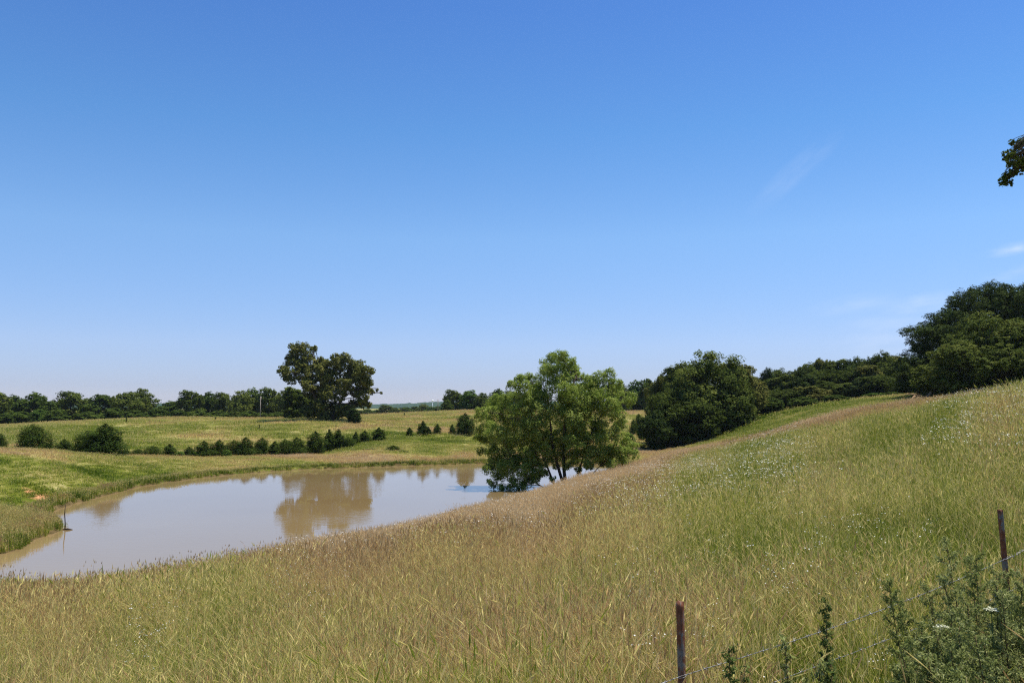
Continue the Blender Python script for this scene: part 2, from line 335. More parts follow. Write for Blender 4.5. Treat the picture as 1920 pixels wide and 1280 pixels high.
# pond water: silty brown, mirror smooth with faint ripples
m_water, nt, o = new_mat('silty_pond_water')
t = nt.nodes.new('ShaderNodeTexCoord'); mp = nt.nodes.new('ShaderNodeMapping'); mp.inputs['Scale'].default_value = (.55, 1.6, 1); nt.links.new(t.outputs['Object'], mp.inputs[0])
nA = noise(nt, 2.2, 3, mp.outputs[0]); nB = noise(nt, .07, 2)
col = ramp(nt, nB, [(.3, (.235, .158, .066)), (.7, (.255, .178, .082))])
p = principled(nt, o, col, .012, .5, bump=mth(nt, 'MULTIPLY', nA, mth(nt, 'MULTIPLY', mth(nt, 'SUBTRACT', nB, .35, True), 4.0)), bump_d=.005); p.inputs['IOR'].default_value = 1.333
# rusty steel with worn grey paint
def rust(name, paint=(.20, .17, .14)):
    m, nt, o = new_mat(name)
    t = nt.nodes.new('ShaderNodeTexCoord'); mp = nt.nodes.new('ShaderNodeMapping'); mp.inputs['Scale'].default_value = (1, 1, .35); nt.links.new(t.outputs['Object'], mp.inputs[0])
    a, b = noise(nt, 60, 6, mp.outputs[0], .7), noise(nt, 9, 3)
    c1 = ramp(nt, a, [(.35, (.12, .042, .020)), (.65, (.28, .10, .045))])
    mk = ramp(nt, mth(nt, 'MULTIPLY', mth(nt, 'ADD', a, b), .5), [(.49, (0, 0, 0)), (.56, (1, 1, 1))])
    mx = nt.nodes.new('ShaderNodeMix'); mx.data_type = 'RGBA'; nt.links.new(mk, mx.inputs['Factor']); nt.links.new(c1, mx.inputs['A']); mx.inputs['B'].default_value = (*paint, 1)
    principled(nt, o, mx.outputs['Result'], .75, .3, bump=a, bump_d=.002); return m
m_rust = rust('rusty_post_paint')
m_rust_dark = rust('dark_rust', (.10, .04, .025))
m_wire, nt, o = new_mat('galvanised_wire'); principled(nt, o, ramp(nt, noise(nt, 40, 3), [(.35, (.16, .15, .14)), (.65, (.34, .34, .33))]), .45, .5, .6)
m_white, nt, o = new_mat('white_petals'); principled(nt, o, (.78, .77, .68), .6, .2, transl=.2)
m_umbel, nt, o = new_mat('cream_umbel'); principled(nt, o, ramp(nt, noise(nt, 90, 3), [(.35, (.42, .44, .22)), (.6, (.78, .78, .62))]), .7, .2, transl=.2)
m_tank, nt, o = new_mat('white_tank_paint'); principled(nt, o, (.82, .83, .84), .4, .4)

# ------------------------------------------------------------------ the ground sheet, the pond and the far hills
ang = np.concatenate([np.arange(-180, -44, 3.0), np.arange(-43.0, 43.001, .115), np.arange(46, 180.1, 3.0)])
rad = np.concatenate([np.geomspace(.7, 30, 130), np.arange(30.6, 130, .6), np.arange(131, 300, 2.0), np.geomspace(303, 9000, 60)])
AA, RR = np.meshgrid(np.radians(ang), rad, indexing='ij'); GX, GY = RR * np.sin(AA), RR * np.cos(AA); GZ = ground(GX, GY)
na, nr = AA.shape
idx = np.arange(na * nr).reshape(na, nr); i0, i1 = idx[:-1], idx[1:]
Q = np.stack([i0[:, :-1], i0[:, 1:], i1[:, 1:], i1[:, :-1]], -1).reshape(-1, 4)[:, ::-1]
V = np.stack([GX, GY, GZ], -1).reshape(-1, 3)
dry = dryness(GX, GY)
sdist = shore_dist(GX, GY).ravel()
dry = np.where((sdist > 0) & (sdist < 1.6) & (GY.ravel() > 40), .32 + (fbm(GX, GY, 2.5, 77, 3).ravel() - .5) * .9, dry)
clay = np.zeros(len(V))
def blot(px, D, r, ry, amp):
    x = X_at(px, D); q = ((V[:, 0] - x) / r) ** 2 + ((V[:, 1] - D) / ry) ** 2 + (fbm(V[:, 0], V[:, 1], .8, 5, 3) - .5) * 1.6
    return amp * sstep(q, 1.1, .5)
for a in ((88, 62.6, 1.5, 1.6, 1), (108, 62.2, 1.4, 1.0, .9), (135, 62.5, 1.6, .5, .4), (60, 61, .8, .4, .5), (25, 44.2, .9, .5, .5), (640, 262, 6, 1.5, .3), (735, 236, 14, 2, .4)): clay = np.maximum(clay, blot(*a))
soil = np.where(sdist < .5, 1.0, 0)
# centre cap under the camera
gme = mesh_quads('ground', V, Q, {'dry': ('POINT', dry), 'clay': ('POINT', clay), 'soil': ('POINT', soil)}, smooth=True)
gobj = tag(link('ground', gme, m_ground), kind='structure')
cap = Tubes(); cz = gz(0, .5)
th = np.linspace(0, 2 * np.pi, 13)[:-1]
capV = [[0, 0, gz(.01, .01)]] + [[.72 * math.sin(a), .72 * math.cos(a), gz(.72 * math.sin(a), .72 * math.cos(a)) - .01] for a in th]
capQ = [[0, 1 + (2 * i) % 12, 1 + (2 * i + 1) % 12, 1 + (2 * i + 2) % 12][::-1] for i in range(6)]
tag(link('ground', mesh_quads('ground_centre', np.array(capV), np.array(capQ), {'dry': ('POINT', np.full(13, .5))}, True), m_ground), kind='structure')
# pond: an even quad grid over the basin, slightly beyond the waterline
px0, px1 = SHORE[:, 0].min() - 2, SHORE[:, 0].max() + 2; py0, py1 = SHORE[:, 1].min() - 2, SHORE[:, 1].max() + 2
wx, wy = np.meshgrid(np.linspace(px0, px1, 140), np.linspace(py0, py1, 110), indexing='ij')
ws = shore_dist(wx, wy); ii = np.arange(wx.size).reshape(wx.shape)
wq = np.stack([ii[:-1, :-1], ii[1:, :-1], ii[1:, 1:], ii[:-1, 1:]], -1).reshape(-1, 4)
wq = wq[(ws.ravel()[wq] < 1.5).any(1)]
used, inv = np.unique(wq, return_inverse=True)
wv = np.stack([wx.ravel(), wy.ravel(), np.zeros(wx.size)], -1)[used]
tag(link('pond_water', mesh_quads('pond_water', wv, inv.reshape(-1, 4), smooth=True), m_water), kind='structure')
# far wooded hills
m_hill, nt, o = new_mat('far_wooded_hills'); n = noise(nt, .03, 6); principled(nt, o, ramp(nt, n, [(.35, (.022, .045, .022)), (.65, (.05, .085, .035))]), .9, .1, bump=n, bump_d=12)
ha = np.radians(np.arange(-55, 55, .04)); hr = np.linspace(2100, 3300, 14)
HA, HR = np.meshgrid(ha, hr, indexing='ij'); HX, HY = HR * np.sin(HA), HR * np.cos(HA)
prof = 21 + 9 * (vnoise(HA * 200, HA * 0, 14, 3) - .35) + 10 * sstep(np.degrees(HA), -9, -3)
HZ = -6 + (prof + 4) * np.sin(np.clip((HR - 2100) / 1000, 0, 1) * np.pi * .5) + (fbm(HX, HY, 22, 5, 3) - .5) * 9
idx = np.arange(HX.size).reshape(HX.shape)
hq = np.stack([idx[:-1, :-1], idx[1:, :-1], idx[1:, 1:], idx[:-1, 1:]], -1).reshape(-1, 4)
tag(link('hills', mesh_quads('hills', np.stack([HX, HY, HZ], -1).reshape(-1, 3), hq, smooth=True), m_hill), kind='structure')

# ------------------------------------------------------------------ foliage builders
def leaf_quads(C0, Nrm, size, aspect, r, fold=0.0):
    """diamond leaves: centres C0, plane normals Nrm -> (V, Q)"""
    n = len(C0); a = r.normal(size=(n, 3)); T = np.cross(Nrm, a); T /= np.linalg.norm(T, axis=1)[:, None] + 1e-9
    B = np.cross(Nrm, T); s = size[:, None] if np.ndim(size) else size
    V = np.stack([C0 - T * s, C0 + B * s * aspect + Nrm * s * fold, C0 + T * s, C0 - B * s * aspect + Nrm * s * fold], 1).reshape(-1, 3)
    return V, np.arange(4 * n).reshape(-1, 4)
def unit(r, n):
    v = r.normal(size=(n, 3)); return v / np.linalg.norm(v, axis=1)[:, None]
def crown_mesh(name, lobes, n, size, seed, aspect=.5, clump=.28, keep=.45, up=.5, inner=.12, flat=.65, droop=0.0, tint0=.5, tvar=.22, nrm_mix=.8, shatter=0):
    """lobes: rows (x, y, z, rx, ry, rz). Leaves sit in clusters over the lobes' skins, so gaps and bumps show."""
    r = np.random.default_rng(seed); L = np.asarray(lobes, float)
    if L.shape[1] == 4: L = np.concatenate([L[:, :3], L[:, 3:4], L[:, 3:4], L[:, 3:4] * .85], 1)
    if shatter:
        ex = []
        for l in L:
            d = unit(r, shatter); q = r.uniform(.38, .6, (shatter, 1)); ex.append(np.concatenate([l[:3] + d * l[3:6] * (1.02 - q * .62), l[3:6] * q], 1))
        L[:, 3:] *= .86; L = np.concatenate([L] + ex)
    area = (L[:, 3] * L[:, 5]) ** .9; rm = np.sqrt(L[:, 3] * L[:, 5])
    cc, cr, cn, ct_ = [], [], [], []
    for i, l in enumerate(L):
        k = max(7, int(2.6 / clump ** 2))
        d = unit(r, k); d[:, 2] = np.where(r.random(k) < .3, np.abs(d[:, 2]), d[:, 2])
        p = l[:3] + d * l[3:6] * r.uniform(.66, 1.06, (k, 1))
        q = (((p[:, None] - L[None, :, :3]) / L[None, :, 3:6]) ** 2).sum(-1); q[:, i] = 9
        ok = q.min(1) > keep ** 2
        if droop: p[:, 2] -= droop * rm[i] * r.random(k) * (1 - d[:, 2]) * .5
        cc.append(p[ok]); cr.append(clump * rm[i] * r.uniform(.6, 1.25, ok.sum())); cn.append(d[ok]); ct_.append(r.normal(tint0, tvar * .7, ok.sum()) + r.normal(0, .05))
    cc, cr, cn, ct_ = np.concatenate(cc), np.concatenate(cr), np.concatenate(cn), np.concatenate(ct_)
    w = cr ** 2; ni = int(n * inner); m = n - ni
    j = r.choice(len(cc), m, p=w / w.sum())
    off = unit(r, m) * (r.random((m, 1)) ** .45) * cr[j][:, None]; off[:, 2] *= flat
    P = cc[j] + off
    N = nrm_mix * cn[j] + .5 * off / (cr[j][:, None] + 1e-6) + up * np.array([0, 0, 1.0]) + .75 * unit(r, m)
    tt = ct_[j] + r.normal(0, tvar * .5, m)
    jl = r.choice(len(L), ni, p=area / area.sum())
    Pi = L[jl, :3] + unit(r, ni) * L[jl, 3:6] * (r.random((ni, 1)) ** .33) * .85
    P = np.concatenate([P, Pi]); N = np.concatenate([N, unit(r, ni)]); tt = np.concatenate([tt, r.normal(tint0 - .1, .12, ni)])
    N /= np.linalg.norm(N, axis=1)[:, None] + 1e-9
    V, Q = leaf_quads(P, N, size * r.uniform(.6, 1.3, n), aspect, r, .15)
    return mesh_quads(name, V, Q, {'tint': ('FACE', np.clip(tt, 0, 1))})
def limb(tb, a, b, r0, r1, seed, bend=.12, k=6, n=7):
    r = np.random.default_rng(seed); a, b = np.array(a, float), np.array(b, float); L = np.linalg.norm(b - a)
    t = np.linspace(0, 1, n)[:, None]; mid = unit(r, 1)[0] * L * bend; mid[2] = abs(mid[2]) * .4
    P = a + (b - a) * t + mid * np.sin(np.pi * t) + np.cumsum(r.normal(0, L * .008, (n, 3)), 0) * t
    tb.tube(P, np.linspace(r0, r1, n), k); return P
def round_lobes(seed, H, W, base=.14, n=20, narrow=False):
    r = np.random.default_rng(seed); out = []
    cz_ = H * (1 + base) / 2; hz = H * (1 - base) / 2
    for i in range(n):
        d = unit(r, 1)[0]; rr = r.uniform(.5, .8)
        z = cz_ + d[2] * hz * rr; f = 1.0 if z < cz_ else 1 - .18 * (z - cz_) / hz
        x, y = d[0] * W / 2 * rr * f, d[1] * W / 2 * rr * f; s = r.uniform(.16, .27) * min(W, H) * (1.15 if rr < .55 else 1)
        out.append((x, y, min(z, H - s * .8), s * 1.1, s * 1.1, s * .85))
    out.append((0, 0, cz_ * .96, W * .37, W * .37, hz * .86)); out.append((r.normal(0, W * .05), 0, H * .84, W * .22, W * .22, H * .15))
    for k in range(4):
        a = r.uniform(0, 6.28); out.append((math.cos(a) * W * .28, math.sin(a) * W * .28, H * base + W * .14, W * .2, W * .2, W * .15))
    return out
def tree_proto(kind, seed, H, W, n, size, mat, base=.14, tr=.22, lobes=None, **kw):
    """returns (trunk mesh, crown mesh) standing on the origin"""
    L = lobes or round_lobes(seed, H, W, base)
    tb = Tubes(); r = np.random.default_rng(seed + 5)
    top = np.array([r.normal(0, W * .03), r.normal(0, W * .03), H * .62])
    P = limb(tb, (0, 0, -.4), top, tr, tr * .45, seed, .03, 9, 9)
    for i, l in enumerate(L[:14]):
        s = P[2 + i % 6]; limb(tb, s, np.array(l[:3]) * [.9, .9, 1], tr * .34, tr * .06, seed + i, .12, 5, 6)
    tm = tb.mesh(kind + '_trunk'); tm.materials.append(m_bark)
    cm = crown_mesh(kind + '_crown', L, n, size, seed, **kw); cm.materials.append(mat)
    return dict(trunk=tm, crown=cm, H=H, W=W)
def put_tree(name, proto, px, D, top, wpx, label, cat='tree', group=None, rz=None, x=None, sink=0.0, H=None):
    z = None; x = X_at(px, D) if x is None else x; z = gz(x, D)
    H = H or Z_at(top, D) - z; W = wpx * D / F
    e = empty(name, (x, D, z - sink), rng.uniform(0, 6.28) if rz is None else rz)
    e.scale = (W / proto['W'], W / proto['W'], (H + sink) / proto['H'])
    t = link('trunk', proto['trunk'], None, e); c = link('crown', proto['crown'], None, e)
    tag(e, label, cat, group); return e
ORD = ['first', 'second', 'third', 'fourth', 'fifth', 'sixth', 'seventh', 'eighth', 'ninth', 'tenth', 'eleventh', 'twelfth', 'thirteenth', 'fourteenth', 'fifteenth', 'sixteenth', 'seventeenth', 'eighteenth', 'nineteenth', 'twentieth',
       'twenty-first', 'twenty-second', 'twenty-third', 'twenty-fourth', 'twenty-fifth', 'twenty-sixth', 'twenty-seventh', 'twenty-eighth', 'twenty-ninth', 'thirtieth']

# prototypes for the far trees
far_p = [tree_proto('far_tree', 100 + i, 12, w, 11000, .25, m, base=.02, tr=.2, aspect=.7, clump=.34, tint0=t, tvar=.28, flat=.85, shatter=2) for i, (w, m, t) in enumerate(
    ((8.5, m_leaf_mid, .35), (9.5, m_leaf_dark, .4), (7.5, m_leaf_mid, .45), (10, m_leaf_dark, .5), (9, m_leaf_light, .25)))]
# ---- tree line beyond the left pasture
FARL = [(-8, 736, 46, 1), (20, 741, 42, 0), (60, 736, 46, 0), (92, 752, 38, 2), (136, 735, 56, 1), (187, 739, 54, 2), (233, 736, 46, 1), (270, 729, 44, 3), (316, 753, 44, 0), (356, 733, 42, 1), (393, 735, 40, 0), (420, 737, 38, 1), (446, 733, 38, 3),
        (474, 728, 38, 0), (503, 728, 40, 1), (540, 726, 40, 3), (575, 738, 44, 1)]
for i, (px, top, w, v) in enumerate(FARL):
    how = ('broad round-headed', 'tall dark', 'low bushy', 'uneven dark')[0 if w > 50 else 1 if top < 734 else 2 if top > 745 else 3]
    put_tree('deciduous_tree', far_p[v], px, 262 + (i * 37 % 22) + px * .04, top - 3, w * 1.32, f'{how} tree, {ORD[i]} from the left in the left pasture tree line', group='trees in the line behind the left pasture', sink=.5)
FILL = [(8, 768, 40, 0), (38, 764, 40, 2), (72, 762, 34, 4), (104, 762, 44, 2), (165, 765, 40, 0), (212, 757, 34, 2), (250, 762, 40, 0), (292, 760, 40, 2), (335, 762, 40, 4), (372, 762, 36, 2), (405, 764, 42, 0), (438, 766, 40, 1), (468, 764, 36, 2), (492, 768, 34, 4), (522, 766, 36, 0), (560, 768, 40, 1), (600, 770, 40, 0), (636, 768, 34, 2)]
for i, (px, top, w, v) in enumerate(FILL):
    put_tree('understory_tree', far_p[v if v != 4 or i == 2 else 0], px, 243 + i % 3 * 4, top + 5, w * 1.2, f'low {"bright" if i == 2 else "dark"} green bushy tree, {ORD[i]} from the left below the left tree line', group='low trees at the foot of the left tree line', sink=.6)
# ---- middle group beyond the right pasture, seen either side of the willow
MID = [(850, 729, 36, 1), (880, 731, 50, 4), (908, 735, 38, 3), (936, 727, 36, 0), (962, 731, 40, 1), (990, 736, 40, 2), (1150, 716, 36, 2), (1168, 716, 32, 3), (1192, 712, 34, 4), (1214, 706, 34, 2), (1236, 711, 32, 0), (1256, 706, 40, 3), (838, 748, 22, 2), (1180, 738, 34, 1), (1208, 740, 36, 0), (1228, 742, 36, 1)]
for i, (px, top, w, v) in enumerate(sorted(MID)):
    side = 'left of the willow' if px < 900 else 'behind the willow' if px < 1100 else 'between willow and dark grove'
    put_tree('deciduous_tree', far_p[v], px, 288 + (i * 13 % 17), top, w * 1.12, f'{("mid green", "dark green", "grey green", "brownish", "light green")[v]} distant tree {side}, {ORD[i]} from left on that rise', group='trees on the rise beyond the right pasture', sink=.5)
# ---- very far tree line in the gap
GAP = [(640, 766, 28, 0), (655, 764, 24, 2), (672, 768, 22, 1), (690, 766, 24, 0), (708, 767, 22, 2), (724, 758, 24, 1), (741, 763, 20, 3), (760, 762, 26, 2), (776, 761, 20, 1), (792, 756, 24, 3), (808, 762, 22, 4), (822, 760, 22, 0), (836, 758, 24, 1), (650, 770, 20, 4), (745, 768, 22, 1), (770, 768, 22, 0)]
for i, (px, top, w, v) in enumerate(sorted(GAP)):
    put_tree('distant_tree', far_p[v], px, 520 + (i * 29 % 40), top, w * 1.2, f'small hazy tree in the gap beyond the lone tree, {ORD[i]} from the left', group='trees of the distant line in the gap', sink=.5)

# ---- the grove right of the pond
dome = [(0, 0, 7.4, 5.3, 5.3, 6.2), (2.2, .5, 5.2, 3.6, 3.6, 4.6), (-2.4, -.6, 5.0, 3.6, 3.6, 4.4), (.4, -2, 4.2, 3.8, 3.6, 3.8)]
gp = [tree_proto('grove_tree', 200 + i, 14, w, 60000 if i == 0 else 34000, .19, m, base=.02, lobes=dome if i == 0 else None, **({} if i else dict(shatter=16)), tr=.28, aspect=.6, clump=.32, tint0=t, tvar=.30, up=.5, flat=.85, **(dict(shatter=3) if i else {})) for i, (w, m, t) in enumerate(
    ((13, m_leaf_dark, .45), (9, m_leaf_dark, .4), (11, m_leaf_dark, .35), (9, m_leaf_brown, .5), (10, m_leaf_pine, .4)))]
GROVE = [(1332, 665, 164, 141, 0, 'broadest round-topped oak in the middle of the dark grove right of the pond'),
         (1385, 676, 92, 149, 3, 'olive brown tree at the right shoulder of the dark grove right of the pond'),
         (1268, 680, 74, 152, 1, 'lighter tree with pointed top at the left rear of the dark grove'),
         (1242, 698, 60, 156, 3, 'small brownish tree peeping behind the left side of the dark grove'),
         (1292, 694, 92, 143, 2, 'dark oak left of the broadest one in the grove beside the pond'),
         (1250, 726, 84, 137, 2, 'lower dark tree at the left end of the grove beside the pond'),
         (1232, 768, 62, 131, 4, 'lowest black-green tree leaning over the pasture at the left foot of the grove'),
         (1300, 745, 110, 134, 2, 'dark shrubby tree at the front foot of the grove beside the pond'),
         (1372, 722, 96, 139, 0, 'olive tree low on the right front of the grove beside the pond'),
         (1404, 700, 54, 153, 3, 'narrow brownish tree closing the right end of the dark grove')]
for px, top, w, D, v, lab in GROVE: put_tree('oak_tree', gp[v], px, D, top, w * 1.05, lab, group='trees of the dark grove right of the pond', sink=.4)
# ---- the wood along the right-hand slope
WOOD = []
front = [(1432, 742), (1462, 728), (1492, 726), (1522, 722), (1552, 712), (1584, 716), (1614, 708), (1646, 700), (1678, 698), (1708, 690)]
midr = [(1420, 712), (1448, 706), (1478, 700), (1508, 694), (1540, 690), (1570, 690), (1600, 686), (1632, 682), (1662, 676), (1694, 672)]
back = [(1440, 690), (1462, 687), (1490, 690), (1515, 676), (1538, 669), (1556, 674), (1576, 670), (1596, 674), (1614, 665), (1634, 666), (1656, 654), (1676, 664), (1694, 666)]
for row, lst, D, nm in ((0, front, 156, 'front'), (1, midr, 170, 'middle'), (2, back, 186, 'rear')):
    for i, (px, top) in enumerate(lst):
        v = (2, 1, 3, 2, 4, 1, 2)[(i * 3 + row * 2) % 7]
        w = (58, 54, 44)[row] * (.9 + .25 * ((i * 7 + row) % 5) / 4)
        put_tree('woodland_tree', gp[v], px, D + (i * 5 % 7), top, w * 1.15, f'{("olive brown", "dark green", "deep green", "olive brown", "dark pine-green")[v]} tree of the sloping wood, {nm} row, {ORD[i]} from the left', group='trees of the wood along the right-hand slope', sink=.5)
for i, (px, w) in enumerate(((1448, 50), (1505, 56), (1570, 60), (1640, 60), (1672, 46))):
    put_tree('understory_tree', far_p[4] if i == 3 else far_p[0], px, 152, 745 - i * 3, w, f'low leafy shrub-like tree at the foot of the sloping wood, {ORD[i]} from the left', group='low growth at the foot of the sloping wood', sink=.4)

# ---- pines and the pale oak at the right edge
def pine_lobes(seed, H, W):
    r = np.random.default_rng(seed); out = []
    for i in range(26):
        f = i / 25.; z = H * (.12 + .84 * f); w = W / 2 * (1.02 - .62 * f ** 1.6) * (.55 + .45 * min(1, f * 4 + .4))
        a = i * 2.4 + r.uniform(-.4, .4); q = w * r.uniform(.45, .85); s = W * r.uniform(.12, .19)
        out.append((math.cos(a) * q, math.sin(a) * q, z, s * 1.2, s * 1.2, s * 1.05))
    out.append((0, 0, H * .93, W * .14, W * .14, H * .06)); return out
pp = [tree_proto('pine', 300 + i, 16, 10, 42000, .16, m_leaf_pine, tr=.25, lobes=pine_lobes(300 + i, 16, 10), aspect=.3, clump=.3, up=.3, tint0=.45, tvar=.24, inner=.2, flat=1.0, shatter=3) for i in range(2)]
PINES = [(1742, 612, 96, 120, 0, 'shortest dark pine, leftmost at the field corner, with dead low branches'),
         (1782, 586, 96, 126, 1, 'second dark pine from the left, rising above its shorter neighbour'),
         (1820, 556, 100, 130, 0, 'third dark pine from the left behind the pale-tipped oaks'),
         (1862, 538, 104, 133, 1, 'tallest dark pine topping the trees on the right'),
         (1906, 544, 100, 131, 0, 'dark pine with flattened top near the right edge of the view'),
         (1950, 538, 100, 134, 1, 'rightmost dark pine cut by the edge of the view')]
for px, top, w, D, v, lab in PINES: put_tree('pine_tree', pp[v], px, D, top, w * 1.5, lab, group='dark pines on the right', sink=.3)
op = [tree_proto('pale_oak', 320 + i, 12, 11, 42000, .16, m_leaf_dark, base=.0, tr=.25, aspect=.55, clump=.24, up=.9, tint0=.55, tvar=.32, flat=.6, nrm_mix=.7, shatter=2) for i in range(2)]
for px, top, w, D, v, lab in ((1852, 578, 122, 112, 0, 'large olive oak with layered sunlit boughs in front of the pines'), (1916, 596, 118, 108, 1, 'olive oak at the right edge below the dark pines'),
                             (1802, 636, 96, 108, 1, 'low olive oak at the left foot of the layered oak'), (1886, 640, 110, 104, 0, 'lower leafy oak spreading behind the grass crest at right'), (1758, 672, 80, 114, 0, 'small dark bushy oak under the leftmost pine')):
    put_tree('oak_tree', op[v], px, D, top, w * 1.15, lab, group='olive oaks in front of the pines', sink=.4)
tb = Tubes(); D0 = 112
for k, pts in enumerate((((1742, 744), (1722, 741), (1704, 738), (1694, 742)), ((1738, 752), (1722, 745), (1712, 754), (1700, 748)), ((1716, 742), (1708, 750), (1698, 751)), ((1746, 735), (1736, 746), (1730, 756), (1716, 757)))):
    tb.tube([PT(a, b, D0 - k * .8) for a, b in pts], np.linspace(.16, .05, len(pts)), 6)
tag(link('fallen_branch', tb.mesh('fallen_branch'), m_bark_dead), 'bleached dead boughs lying under the shortest pine at the field corner', 'branch')

# ---- the lone big tree on the left rise
def px_lobes(L, D, seed, dy=.8, sq=.85, k=1.0):
    r = np.random.default_rng(seed); out = []
    for cx, cy, rr in L:
        d = D + r.uniform(-dy, dy) * 6; p = PT(cx, cy, D); s = rr * k * D / F
        out.append((p[0], d, p[2], s, s, s * sq))
    return np.array(out)
def hero(name, px, D, L, n, size, mat, seed, label, trunks, tr, dy=.8, cat='tree', sq=.85, k=1.0, group=None, trunk_mat=None, twigs=3, att=2, **kw):
    x = X_at(px, D); z = gz(x, D); e = empty(name, (x, D, z)); o = np.array([x, D, z])
    LL = px_lobes(L, D, seed, dy, sq, k); LL[:, :3] -= o
    tb = Tubes(); r = np.random.default_rng(seed)
    Ps = []
    for (bx, tx, ty, q) in trunks:
        a = np.array([bx * D / F, r.uniform(-.4, .4), -.5]); b = PT(tx, ty, D) - o; b[1] += r.uniform(-1, 1)
        Ps.append(limb(tb, a, b, tr * q, tr * q * .4, seed + len(Ps), .07, 9, 10))
    AP = np.concatenate([p[att:] for p in Ps])
    for i, l in enumerate(LL):
        dd = np.linalg.norm((AP - l[:3]) * [1, 1, .8], axis=1) + np.maximum(0, AP[:, 2] - l[2]) * 1.5
        s = AP[dd.argmin()]; P = limb(tb, s, l[:3], tr * .26, tr * .07, seed + i, .13, 6, 8)
        for q in range(twigs): limb(tb, P[4 + q % 4], l[:3] + unit(r, 1)[0] * l[3:6] * .8, tr * .07, tr * .02, seed + i * 9 + q, .15, 4, 5)
    t = link('trunk', tb.mesh(name + '_trunk'), trunk_mat or m_bark, e)
    c = link('crown', crown_mesh(name + '_crown', LL, n, size, seed, **kw), mat, e)
    return tag(e, label, cat, group)
LONE = [(562, 661, 21), (548, 682, 19), (536, 697, 10), (575, 680, 20), (583, 653, 6), (593, 652, 4), (545, 703, 15), (565, 702, 18), (590, 700, 17), (602, 682, 15), (616, 690, 15), (600, 718, 20), (622, 712, 18), (634, 678, 14), (650, 678, 16), (664, 690, 17), (645, 700, 18), (680, 695, 14), (692, 697, 8), (701, 698, 4),
        (690, 715, 11), (672, 712, 17), (688, 732, 10), (650, 722, 14), (664, 735, 13), (680, 745, 12), (672, 756, 10), (656, 755, 9), (640, 742, 12), (618, 738, 17), (596, 742, 16), (606, 760, 16), (590, 765, 13), (625, 762, 14), (612, 776, 12), (600, 780, 8), (660, 768, 9), (706, 731, 3), (712, 736, 2.5), (585, 775, 12), (640, 770, 13), (652, 776, 7), (688, 758, 7), (572, 770, 11), (620, 780, 8), (600, 770, 12), (575, 735, 12), (586, 722, 14)]
hero('oak_tree', 618, 182, LONE, 78000, .185, m_leaf_brown, 41, 'large solitary spreading tree with two domes standing on the left rise', [(0, 600, 700, 1), (2, 655, 715, .9), (-2, 562, 700, .8)], .55, dy=.5, aspect=.6, clump=.27, tint0=.48, tvar=.30, up=.5, inner=.22, keep=.3, k=1.2, shatter=4, flat=.85)
hero('deciduous_tree', 558, 196, [(548, 740, 17), (562, 752, 18), (542, 760, 14), (575, 762, 14), (556, 772, 16), (538, 775, 10), (572, 778, 10), (585, 750, 14)], 15000, .27, m_leaf_dark, 42, 'dark smaller tree tucked against the left side of the large solitary tree', [(0, 556, 755, 1)], .3, dy=.3, aspect=.6, tint0=.3, clump=.3)
hero('shrub', 635, 189, [(628, 770, 12), (640, 776, 9), (648, 764, 9)], 5000, .25, m_leaf_mid, 43, 'small green sapling between the large solitary tree and the round cedar', [(0, 632, 770, 1)], .12, dy=.2, aspect=.6, tint0=.35)

# ---- the willow at the pond
WIL = [(1096, 735, 19), (1102, 718, 14), (1086, 752, 20), (1112, 742, 17), (1060, 755, 20), (1000, 755, 18), (1130, 820, 15), (1098, 822, 15), (1060, 870, 9), (1085, 880, 7), (1150, 866, 9), (1005, 735, 15), (1045, 668, 13), (1036, 682, 18), (1058, 680, 16), (1076, 690, 14), (1022, 700, 15), (1045, 702, 22), (1070, 712, 20), (1088, 706, 9), (1012, 718, 17), (990, 704, 8), (975, 716, 12), (962, 724, 10), (985, 732, 15), (1010, 745, 20), (1040, 735, 22), (1075, 738, 20),
       (1140, 702, 12), (1124, 708, 12), (1110, 712, 8), (1150, 718, 11), (1130, 728, 18), (1105, 732, 16), (1160, 732, 15), (1172, 745, 12), (1182, 755, 8), (1150, 752, 16), (1120, 752, 18), (1095, 760, 20), (960, 744, 14), (938, 752, 15), (920, 762, 15), (905, 772, 12), (895, 785, 9), (925, 782, 18), (950, 772, 20), (980, 765, 20), (1010, 775, 22), (1045, 770, 22), (1070, 785, 20),
       (910, 802, 14), (930, 808, 18), (955, 800, 20), (985, 800, 20), (1015, 808, 20), (1100, 790, 20), (1130, 785, 18), (1155, 782, 14), (1168, 795, 11), (1120, 808, 15), (1148, 812, 13), (1170, 820, 11), (1180, 835, 10), (918, 828, 14), (940, 838, 18), (965, 835, 18), (925, 852, 14), (950, 862, 16), (985, 850, 14), (1075, 812, 16), (1050, 820, 14), (1000, 825, 20), (1025, 825, 20), (1050, 835, 18), (1075, 830, 18), (1005, 850, 16), (1030, 856, 13), (1055, 858, 12), (1080, 852, 14), (1018, 872, 8), (1045, 876, 6), (1105, 872, 9), (1140, 868, 9), (1168, 862, 9), (1085, 868, 9), (1125, 842, 16), (1155, 838, 15), (1178, 845, 10), (1000, 868, 14), (975, 865, 16), (950, 872, 16), (930, 868, 13), (1005, 885, 12), (985, 895, 12), (1022, 888, 8), (1035, 895, 6), (900, 845, 8), (895, 820, 8), (1020, 838, 12), (975, 785, 20), (1000, 800, 20), (1060, 800, 18), (1085, 805, 16), (1035, 850, 9), (1060, 840, 10), (995, 855, 12), (1110, 825, 16), (1080, 770, 20), (1140, 765, 16),
       (1090, 842, 13), (1112, 846, 16), (1140, 848, 16), (1165, 850, 13), (1186, 850, 8), (1100, 862, 11), (1130, 864, 11), (920, 878, 12), (938, 892, 12), (955, 885, 14), (980, 878, 15), (1000, 888, 12), (968, 905, 13), (945, 912, 11), (925, 902, 9), (990, 905, 10), (932, 924, 6), (960, 920, 8), (1010, 872, 8)]
